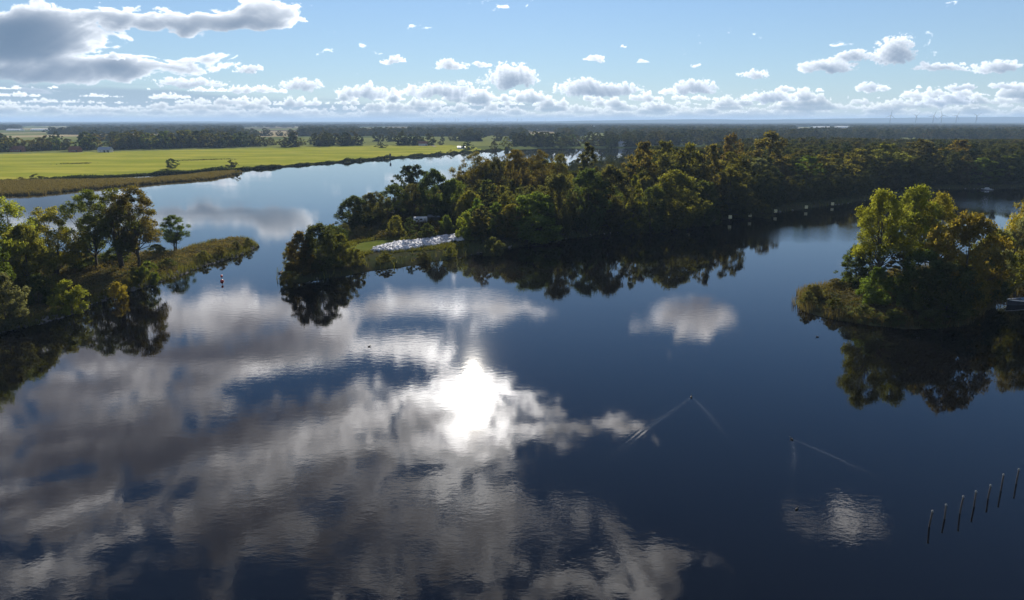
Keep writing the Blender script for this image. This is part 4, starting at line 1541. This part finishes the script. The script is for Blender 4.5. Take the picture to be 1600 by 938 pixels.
def stones(name, P, size, mat, label, cat, seed):
    """tumbled angular stones, too small to pick apart singly"""
    rng = np.random.RandomState(seed)
    base = np.array([(-1, -1, -1), (1, -1, -1), (1, 1, -1), (-1, 1, -1), (-1, -1, 1), (1, -1, 1), (1, 1, 1), (-1, 1, 1)], float) * 0.5
    F = np.array([(3, 2, 1, 0), (4, 5, 6, 7), (0, 1, 5, 4), (1, 2, 6, 5), (2, 3, 7, 6), (3, 0, 4, 7)])
    n = len(P)
    V = np.empty((n, 8, 3), np.float32)
    for i in range(n):
        b = base * (1 + rng.uniform(-0.35, 0.25, (8, 3)))
        q = rng.normal(size=(3, 3))
        q, _ = np.linalg.qr(q)
        V[i] = (b * size * rng.uniform(0.6, 1.5, 3) * rng.uniform(0.7, 1.3)) @ q + P[i]
    Q = (np.arange(n)[:, None, None] * 8 + F[None]).reshape(-1, 4)
    o = link(name, quad_mesh(name, V.reshape(-1, 3), Q), mat)
    tag(o, label, cat, kind='stuff')


M['white_stone'] = plain('white_stone', (0.60, 0.60, 0.62), 0.85, 0.2, 0, 0.6, 0.6)
M['rock'] = plain('bank_rock', (0.15, 0.14, 0.13), 0.9, 0.2, 0, 0.5, 0.7)
HEAP = pix_poly([(576, 403), (600, 393), (640, 387), (690, 380), (724, 377), (731, 380), (722, 385), (680, 392), (640, 399), (605, 403)])
rng = np.random.RandomState(50)
P, s = scatter(HEAP, 6500, 0.0, 60, rng)
P[:, 2] += np.clip(s * 0.30, 0, 0.55) * rng.uniform(0.6, 1.05, len(P)) + 0.2
stones('white_stone_heap', P, 0.56, 'white_stone', 'long heap of white stones on the shore of the wooded spit', 'stone heap', 51)
P, s = scatter(LEFT_SPIT, 42000, -0.9, 1.3, rng)
stones('shore_stones', P[:2600], 0.42, 'rock', 'grey stones along the waterline of the left spit', 'stones', 52)
P, s = scatter(CENTRAL, 60000, -0.9, 0.9, rng, front)
stones('shore_stones', P[:1500], 0.55, 'rock', 'grey stones along the waterline of the wooded spit', 'stones', 53)

# ------------------------------------------------------------------ built things
M['steel'] = plain('turbine_grey', (0.17, 0.18, 0.20), 0.5, 0.4)
M['wood_post'] = plain('weathered_post', (0.075, 0.062, 0.050), 0.9, 0.2, 0, 0.4, 2.0)
M['gull_white'] = plain('pale_cap', (0.22, 0.21, 0.19), 0.7, 0.3)
M['marker_yellow'] = plain('faded_yellow_board', (0.66, 0.58, 0.30), 0.6, 0.3)
M['red_paint'] = plain('red_paint', (0.45, 0.035, 0.030), 0.5, 0.4)
M['white_paint'] = plain('white_paint', (0.78, 0.78, 0.77), 0.5, 0.4)
M['concrete'] = plain('concrete', (0.34, 0.34, 0.33), 0.85, 0.2)
M['roof_tile'] = plain('roof_tile', (0.20, 0.085, 0.055), 0.8, 0.2)
M['roof_metal'] = plain('grey_metal_roof', (0.33, 0.36, 0.40), 0.35, 0.5, 0.4)
M['plaster'] = plain('plaster', (0.66, 0.63, 0.57), 0.85, 0.2)
M['brick'] = plain('brick_wall', (0.26, 0.12, 0.08), 0.9, 0.2)
M['dark_glass'] = plain('dark_glass', (0.03, 0.035, 0.045), 0.1, 0.6)
M['dark_paint'] = plain('dark_paint', (0.035, 0.040, 0.050), 0.45, 0.4)
M['tarp'] = plain('blue_tarpaulin', (0.16, 0.24, 0.36), 0.6, 0.3)
M['rubber'] = plain('rubber', (0.02, 0.02, 0.02), 0.9, 0.1)
M['asphalt'] = plain('asphalt', (0.05, 0.05, 0.052), 0.9, 0.2)
M['sand'] = soil_material('track_sand', [(0.32, 0.27, 0.20), (0.28, 0.24, 0.18), (0.36, 0.31, 0.23)], 0.2)
M['feather'] = plain('dark_feathers', (0.045, 0.038, 0.032), 0.8, 0.2)
M['bill'] = plain('bill', (0.40, 0.28, 0.06), 0.6, 0.3)


def pile(px, py, tall, label, top=True, lean=0.0):
    x, y = ground(px, py)
    r = empty('mooring_pole', (x, y, 0), 0.0)
    r.rotation_euler = (lean, lean * 0.6, 0)
    MB().tube([(0, 0, -1.5), (0, 0, tall * 0.5), (0.02, 0.01, tall)], [0.095, 0.085, 0.075], 8).build('post', 'wood_post', r, smooth=True)
    MB().lathe((0.02, 0.01, tall - 0.06), [(0.115, 0), (0.125, 0.08), (0.085, 0.16), (0.02, 0.20)], 8).build('cap', 'gull_white', r, smooth=True)
    tag(r, label, 'pole', 'mooring poles at the bottom right')


POLES = [(1588, 756), (1564, 767), (1544, 779), (1522, 792), (1500, 802), (1476, 811), (1452, 823)]
ORD = ['nearest the right edge', 'second from the right edge', 'third from the right edge', 'fourth from the right edge', 'fifth from the right edge',
       'sixth from the right edge', 'farthest from the right edge']
for i, (px, py) in enumerate(POLES):
    pile(px, py, 1.75 + 0.22 * math.sin(i * 2.1), 'thin dark pole in the water, ' + ORD[i], True, 0.05 * math.sin(i * 3.3))

for i, (px, ty, by) in enumerate([(1075, 345, 358), (1140, 336, 347), (1171, 333, 343), (1211, 327, 336), (1259, 321, 329), (1300, 316, 323)]):
    x, y = ground(px, by)
    h = height_at(x, y, ty)
    r = empty('marker_post', (x, y, 0))
    MB().tube([(0, 0, -1.5), (0, 0, h)], [0.20, 0.17], 8).build('post', 'wood_post', r, smooth=True)
    b = MB().box((0, -0.34, h - 0.8), (1.2, 0.70, 1.35)).build('board', 'marker_yellow', r)
    MB().box((0, -0.71, h - 0.8), (1.24, 0.03, 0.10)).build('rail', 'white_paint', b)
    lab = ['first', 'second', 'third', 'fourth', 'fifth', 'sixth'][i]
    tag(r, '%s marker post from the left with pale yellow board, off the wooded shore' % lab, 'marker post', 'marker posts off the wooded shore')

# red buoy
x, y = ground(347, 440)
r = empty('channel_buoy', (x, y, 0), 0, (0.75, 0.75, 0.85))
MB().lathe((0, 0, -0.4), [(0.55, 0), (0.62, 0.3), (0.60, 0.75), (0.30, 0.95), (0.12, 1.1)], 14).build('float', 'red_paint', r, smooth=True)
MB().tube([(0, 0, 0.6), (0, 0, 1.5)], [0.07, 0.06], 6).build('mast', 'dark_paint', r)
MB().lathe((0, 0, 1.3), [(0.34, 0), (0.36, 0.05), (0.36, 0.60), (0.33, 0.65)], 14).build('topmark', 'red_paint', r, smooth=True)
tag(r, 'red channel buoy with can topmark off the tip of the left spit', 'buoy')

# tall sign pole on the far bank
x, y = ground(610, 250)
h = height_at(x, y, 240)
r = empty('navigation_sign', (x, y, 0))
MB().tube([(0, 0, -1), (0, 0, h)], [0.22, 0.18], 8).build('post', 'dark_paint', r)
MB().box((0, -0.3, h - 1.6), (1.9, 0.12, 3.0)).build('board', 'dark_paint', r)
tag(r, 'dark navigation sign on a tall post before the meadow bank', 'sign')

# red and white board on the islet
x, y = ground(1442, 500)
zt, zb = height_at(x, y, 464), height_at(x, y, 475)
z0 = zland(x, y)
r = empty('shore_sign', (x, y, z0))
hb = zt - zb
MB().tube([(0.1, 0.08, -0.4), (0.1, 0.08, zt - z0 - 0.1)], [0.06, 0.055], 6).build('post', 'wood_post', r)
MB().tube([(0.9, 0.2, 0.0), (0.15, 0.1, zb - z0 + 0.4)], [0.05, 0.045], 6).build('brace', 'wood_post', r)
bd = MB().box((0, 0, (zt + zb) / 2 - z0), (1.75, 0.06, hb)).build('board', 'white_paint', r)
for k, f in enumerate((0.40, -0.40)):
    MB().box((0, -0.045, (zt + zb) / 2 - z0 + hb * f), (1.77, 0.03, hb * 0.22)).build('stripe', 'red_paint', bd)
tag(r, 'white signboard with red stripes on the dark shore of the islet', 'sign')
x, y = ground(1333, 466)
z0 = zland(x, y)
zt = height_at(x, y, 455)
r = empty('notice_board', (x, y, z0), 0.3)
MB().tube([(0, 0.06, -0.3), (0, 0.06, zt - z0)], [0.05, 0.045], 6).build('post', 'wood_post', r)
MB().box((0, 0, zt - z0 - 0.3), (0.85, 0.05, 0.6)).build('board', 'white_paint', r)
tag(r, 'small white notice board near the left end of the islet', 'sign')


def boat(name, px, py, ln, rz, hull, trim, label, cabin=True, tarp=False):
    x, y = ground(px, py)
    r = empty(name, (x, y, 0), rz)
    bm = ln * 0.28
    secs = [(-0.5, 0.80, 0.55), (-0.25, 1.0, 0.55), (0.05, 1.0, 0.60), (0.30, 0.72, 0.72), (0.44, 0.34, 0.85), (0.5, 0.03, 0.92)]
    V, Fq = [], []
    for (f, wd, hh) in secs:
        w2, hh = bm / 2 * wd, hh * ln * 0.11
        V += [(f * ln, -w2, hh), (f * ln * 0.97, -w2 * 0.72, -0.25), (f * ln * 0.97, w2 * 0.72, -0.25), (f * ln, w2, hh), (f * ln, w2 * 0.84, hh - 0.02), (f * ln, -w2 * 0.84, hh - 0.02), ]
    for i in range(len(secs) - 1):
        a, b = i * 6, i * 6 + 6
        for j in range(3):
            Fq.append((a + j, b + j, b + j + 1, a + j + 1))
        Fq.append((a + 4, b + 4, b + 5, a + 5))
    Fq.append((0, 1, 2, 3))
    MB().add(V, Fq).build('hull', hull, r)
    mb = MB()
    for s in (-1, 1):
        mb.tube([(f * ln, s * bm / 2 * wd * 0.97, hh * ln * 0.11 + 0.03) for (f, wd, hh) in secs], [0.09] * len(secs), 6)
    mb.build('gunwale', trim, r)
    if cabin:
        hb = ln * 0.12
        c = MB().box((0.02 * ln, 0, ln * 0.07 + hb / 2), (ln * 0.34, bm * 0.68, hb), 0, 0.88).build('cabin', 'white_paint', r)
        for s in (-1, 1):
            MB().box((0.02 * ln, s * bm * 0.332, ln * 0.07 + hb * 0.58), (ln * 0.24, 0.03, hb * 0.34)).build('window', 'dark_glass', c)
        MB().box((0.18 * ln, 0, ln * 0.07 + hb * 0.62), (0.05, bm * 0.5, hb * 0.36)).build('windscreen', 'dark_glass', c)
    if tarp:
        MB().gable((-0.08 * ln, 0, ln * 0.068), (ln * 0.55, bm * 0.72, ln * 0.05), 0.1, 0.05).build('tarpaulin', 'tarp', r)
    tag(r, label, 'boat')
    return r


boat('moored_boat', 1606, 474, 12.5, math.radians(196), 'dark_paint', 'white_paint', 'dark boat with white rim and blue cover moored at the right edge', False, True)
boat('cabin_boat', 1542, 297, 7.0, math.radians(180), 'dark_paint', 'white_paint', 'small cabin boat moored on the far shore right of the islet')

# caravan with white roof behind the brush field
x, y = ground(657, 357)
z0 = zland(x, y)
r = empty('caravan', (x, y, z0), 0.25)
MB().box((0, 0, 1.35), (5.2, 2.2, 1.9)).build('body', 'white_paint', r)
MB().gable((0, 0, 2.32), (5.2, 2.2, 0.30), 0.08, 0.04).build('roof', 'white_paint', r)
for sx in (-1.5, 0.2):
    MB().box((sx, -1.115, 1.6), (1.0, 0.03, 0.55)).build('window', 'dark_glass', r)
d_ = MB().box((1.7, -1.115, 1.25), (0.7, 0.04, 1.6)).build('door', 'plaster', r)
MB().box((1.95, -1.15, 1.2), (0.10, 0.04, 0.05)).build('handle', 'dark_paint', d_)
for s in (-1, 1):
    MB().tube([(0, s * 1.02, 0.33), (0, s * 1.14, 0.33)], [0.33, 0.33], 12).build('wheel', 'rubber', r)
tag(r, 'white roofed caravan among the shrubs behind the brush field', 'caravan')
x, y = ground(678, 355)
r = empty('garden_shed', (x, y, zland(x, y)), 0.2)
MB().box((0, 0, 1.1), (4.0, 2.6, 2.2)).build('wall', 'wood_post', r)
MB().gable((0, 0, 2.22), (4.0, 2.6, 0.7)).build('roof', 'roof_metal', r)
MB().box((0.6, -1.32, 0.95), (0.9, 0.05, 1.9)).build('door', 'dark_paint', r)
tag(r, 'small shed with grey roof right of the white roofed caravan', 'shed')


def house(name, px, py, L, Wd, h, rise, wall, roof, label, rz=0.0, wins=4, cat='house', doors=1, zoff=1.6):
    x, y = ground(px, py, zoff)
    r = empty(name, (x, y, zoff), rz)
    MB().box((0, 0, h / 2), (L, Wd, h)).build('wall', wall, r)
    gm = MB()
    gm.add([(-L / 2, -Wd / 2, h), (-L / 2, Wd / 2, h), (-L / 2, 0, h + rise * 0.93), (L / 2, -Wd / 2, h), (L / 2, Wd / 2, h), (L / 2, 0, h + rise * 0.93)], [(0, 2, 1), (3, 4, 5)])
    gm.build('gable', wall, r)
    rf = MB().gable((0, 0, h + 0.05), (L, Wd, rise), 0.5, 0.2).build('roof', roof, r)
    if cat == 'house':
        MB().box((L * 0.22, 0.3, h + rise * 0.95), (0.8, 0.8, 1.6)).build('chimney', 'brick', rf)
    for k in range(wins):
        wx = -L / 2 + L * (k + 0.8) / (wins + 0.6)
        f = MB().box((wx, -Wd / 2 - 0.03, h * 0.6), (L / wins * 0.42, 0.06, h * 0.34)).build('window', 'white_paint', r)
        MB().box((wx, -Wd / 2 - 0.08, h * 0.6), (L / wins * 0.34, 0.05, h * 0.27)).build('pane', 'dark_glass', f)
    for k in range(doors):
        MB().box((L * 0.36 - k * L * 0.3, -Wd / 2 - 0.04, min(1.6, h * 0.4)), (min(3.0, L * 0.12), 0.07, min(3.2, h * 0.8))).build('door', 'dark_paint', r)
    tag(r, label, cat)


house('barn', 165, 238.2, 15, 10, 3.2, 3.6, 'plaster', 'roof_metal', 'barn with grey blue metal roof behind the left half of the meadow', 0.08, 3, 'barn', 2)
house('farmhouse', 118, 238.0, 13, 9, 3.4, 4.0, 'brick', 'roof_tile', 'brick farmhouse half hidden by trees left of the barn', -0.1, 4)
house('farmhouse', 28, 237.6, 15, 9, 3.4, 4.2, 'brick', 'roof_tile', 'dark roofed farmhouse among the trees at the far left', 0.15, 4)
house('white_house', 973, 229.0, 13, 9, 4.5, 3.2, 'plaster', 'roof_metal', 'white house on the far shore right of the river gap', 0.0, 4)
house('white_house', 661, 228.0, 14, 9, 3.6, 3.6, 'plaster', 'roof_tile', 'pale house behind the right part of the meadow', 0.1, 4)
house('boathouse', 721, 232.8, 11, 7, 2.6, 1.2, 'white_paint', 'white_paint', 'low white boathouse left of the round dark tree on the far bank', 0.0, 3, 'boathouse')
house('warehouse', 1282, 201.5, 100, 60, 9, 3, 'white_paint', 'white_paint', 'long white warehouse far off above the wood, left of two', 0.05, 8, 'warehouse', 2)
house('warehouse', 1316, 200.2, 90, 60, 8, 3, 'white_paint', 'white_paint', 'long white warehouse far off above the wood, right of two', 0.05, 8, 'warehouse', 2)
house('greenhouse', 24, 204.5, 60, 30, 5, 3, 'white_paint', 'white_paint', 'pale greenhouse far off at the left, left one of two', 0.0, 8, 'greenhouse')
house('greenhouse', 64, 204.3, 75, 30, 5, 3, 'white_paint', 'white_paint', 'pale greenhouse far off at the left, right one of two', 0.0, 8, 'greenhouse')
house('white_house', 1328, 214.5, 9, 8, 4, 3, 'white_paint', 'roof_tile', 'tiny white house among the woods right of the warehouses', 0.0, 3)
# domed store
x, y = ground(925, 202.0)
r = empty('domed_store', (x, y, 1.6))
MB().lathe((0, 0, 0), [(19, 0), (19, 5), (17.5, 10), (13.5, 14.5), (7.5, 17.2), (0.5, 18)], 20).build('dome', 'white_paint', r, smooth=True)
MB().box((0, -19.1, 2.5), (6, 0.6, 5)).build('door', 'dark_paint', r)
tag(r, 'white dome far off above the river gap', 'dome')

# road bridge behind the river bend
yb = 1330.0
xa, xb = (792 - CX) / F_PX * depth_of(yb), (1290 - CX) / F_PX * depth_of(yb)
r = empty('road_bridge', ((xa + xb) / 2, yb, 0))
Lb = xb - xa
MB().box((0, 0, 6.6), (Lb, 12, 1.5)).build('deck', 'concrete', r)
MB().box((0, 0, 7.37), (Lb, 10.6, 0.04)).build('carriageway', 'asphalt', r)
for s in (-1, 1):
    MB().box((0, s * 5.8, 7.85), (Lb, 0.14, 0.95)).build('railing', 'roof_metal', r)
for k in range(13):
    MB().box((-Lb / 2 + Lb * (k + 0.5) / 13, 0, 2.4), (2.2, 9, 7.0), 0, 0.85).build('pier', 'concrete', r)
tag(r, 'long low grey road bridge behind the river bend', 'bridge')


def lorry(px, ln, tall, label, name='lorry', cat='lorry', lane=-2.5):
    x = (px - CX) / F_PX * depth_of(yb)
    r = empty(name, (x, yb + lane, 7.40))
    if name == 'lorry':
        MB().box((-ln * 0.12, 0, 0.9 + tall / 2), (ln * 0.74, 2.5, tall)).build('cargo_box', 'white_paint', r)
        c = MB().box((ln * 0.40, 0, 0.6 + tall * 0.36), (ln * 0.20, 2.4, tall * 0.75), 0, 0.92).build('cab', 'white_paint', r)
        MB().box((ln * 0.5, 0, 0.7 + tall * 0.5), (0.06, 2.0, tall * 0.3)).build('windscreen', 'dark_glass', c)
    else:
        MB().box((0, 0, 0.65), (ln, 1.8, 0.75)).build('body', 'white_paint', r)
        c = MB().box((-0.1, 0, 1.27), (ln * 0.55, 1.6, 0.55), 0, 0.8).build('cabin', 'dark_glass', r)
        MB().box((-0.1, 0, 1.56), (ln * 0.42, 1.25, 0.05)).build('roof', 'white_paint', c)
    for fx in (-0.33, 0.36):
        for s in (-1, 1):
            MB().tube([(fx * ln, s * 0.75, 0.42), (fx * ln, s * 1.0, 0.42)], [0.42, 0.42], 10).build('wheel', 'rubber', r)
    tag(r, label, cat)


lorry(851, 11, 3.0, 'white lorry on the road bridge, the largest vehicle there')
lorry(826, 4.6, 1.5, 'white car on the road bridge left of the lorry', 'car', 'car')
lorry(876, 4.6, 1.5, 'white car on the road bridge just right of the lorry', 'car', 'car')
lorry(888, 6.5, 2.2, 'small white lorry on the road bridge, rightmost vehicle')

# sandy track at the right end of the meadow
tr = pix_poly([(664, 224.6), (672, 228.0), (684, 231.4), (678, 231.4), (668, 228.0), (661, 224.6)])
me = bpy.data.meshes.new('track')
me.from_pydata([(p[0], p[1], 2.05) for p in tr], [], [tuple(range(len(tr)))])
tag(link('track', me, 'sand'), kind='structure')


# ------------------------------------------------------------------ wind turbines
def turbine(px, py_top, dist, tip, turn, label, group, yaw=0.0):
    x = (px - CX) / F_PX * depth_of(dist)
    hub, blade = tip * 0.62, tip * 0.38
    r = empty('wind_turbine', (x, dist, 0), yaw)
    MB().tube([(0, 0, -6), (0, 0, hub * 0.5), (0, 0, hub)], [tip * 0.030, tip * 0.024, tip * 0.018], 10).build('tower', 'steel', r, smooth=True)
    MB().box((0, -1.5, hub), (tip * 0.025, tip * 0.07, tip * 0.028)).build('nacelle', 'steel', r)
    MB().lathe((0, 0, 0), [(tip * 0.014, 0), (tip * 0.012, tip * 0.015), (0.2, tip * 0.02)], 8).build('hub', 'steel', r).location = (0, -tip * 0.045, hub - tip * 0.01)
    for k in range(3):
        a = turn + k * 2 * PI / 3
        c, s = math.sin(a), math.cos(a)
        pts = [(c * blade * f, -tip * 0.045, hub + s * blade * f) for f in (0.02, 0.25, 0.6, 1.0)]
        MB().tube(pts, [tip * 0.014, tip * 0.018, tip * 0.013, tip * 0.005], 5).build('blade', 'steel', r)
    tag(r, label, 'wind turbine', group)


RT = [(1390, 'leftmost of the big wind turbines on the right horizon, standing apart', 0.1), (1430, 'second big wind turbine from the left on the right horizon', 0.9),
      (1457, 'third big wind turbine from the left on the right horizon', 0.35), (1470, 'fourth big wind turbine from the left on the right horizon', 1.75),
      (1493, 'fifth big wind turbine from the left on the right horizon', 0.5), (1524, 'rightmost big wind turbine on the right horizon', 1.0)]
for i, (px, lab, t) in enumerate(RT):
    d = 8600 + 350 * math.sin(i * 2.3)
    turbine(px, 0, d, 176 - 6 * (i % 3), t, lab, 'wind turbines on the right horizon', 0.25 * math.sin(i * 1.7))
for i, px in enumerate([674, 676, 697, 711.5, 716, 743, 761, 767, 786, 808.5, 815, 852]):
    turbine(px, 0, 17500 + 600 * math.sin(i * 1.9), 150 - 12 * (i % 3), 0.4 * i, 'tiny wind turbine number %s from the left on the middle horizon' % ['one', 'two', 'three', 'four', 'five', 'six', 'seven', 'eight', 'nine', 'ten', 'eleven', 'twelve'][i],
            'tiny wind turbines on the middle horizon')


# ------------------------------------------------------------------ water birds
def duck(px, py, rz, label, sc=1.0):
    x, y = ground(px, py)
    r = empty('water_bird', (x, y, 0), rz, (sc, sc, sc))
    prof = [(-0.34, 0.02, 0.14), (-0.22, 0.10, 0.08), (0.0, 0.15, 0.07), (0.18, 0.11, 0.08), (0.24, 0.055, 0.16), (0.26, 0.045, 0.26), (0.30, 0.055, 0.33), (0.37, 0.02, 0.32)]
    MB().tube([(a, 0, c) for a, b, c in prof], [b for a, b, c in prof], 10).build('body', 'feather', r, smooth=True)
    MB().tube([(0.36, 0, 0.32), (0.46, 0, 0.30)], [0.022, 0.008], 6).build('bill', 'bill', r)
    tag(r, label, 'bird', 'birds on the water')


duck(1080, 621, math.radians(70), 'water bird at the head of the long left wake', 1.0)
duck(1237, 687, math.radians(110), 'water bird at the head of the right wake', 0.9)
duck(577, 542, math.radians(20), 'dark water bird on the cloud reflection left of the glare', 0.9)
duck(1277, 527, math.radians(170), 'dark water bird near the near shore of the islet', 0.9)
duck(1245, 796, math.radians(40), 'dark water bird in the pale patch left of the poles', 0.8)

# ------------------------------------------------------------------ haze
m, g = new_mat('air_haze')
pv = g.node('ShaderNodeVolumePrincipled')
pv.inputs['Color'].default_value = HAZE_COLOR + (1.0,)
pv.inputs['Density'].default_value = HAZE_DENSITY
pv.inputs['Anisotropy'].default_value = 0.0
g.t.links.new(pv.outputs[0], g.out.inputs['Volume'])
M['haze'] = m
MB().box((0, 20000, 94), (125000, 50000, 196)).build('haze', 'haze')
tag(bpy.data.objects['haze'], 'pale blue haze over the whole landscape', 'haze', kind='stuff')
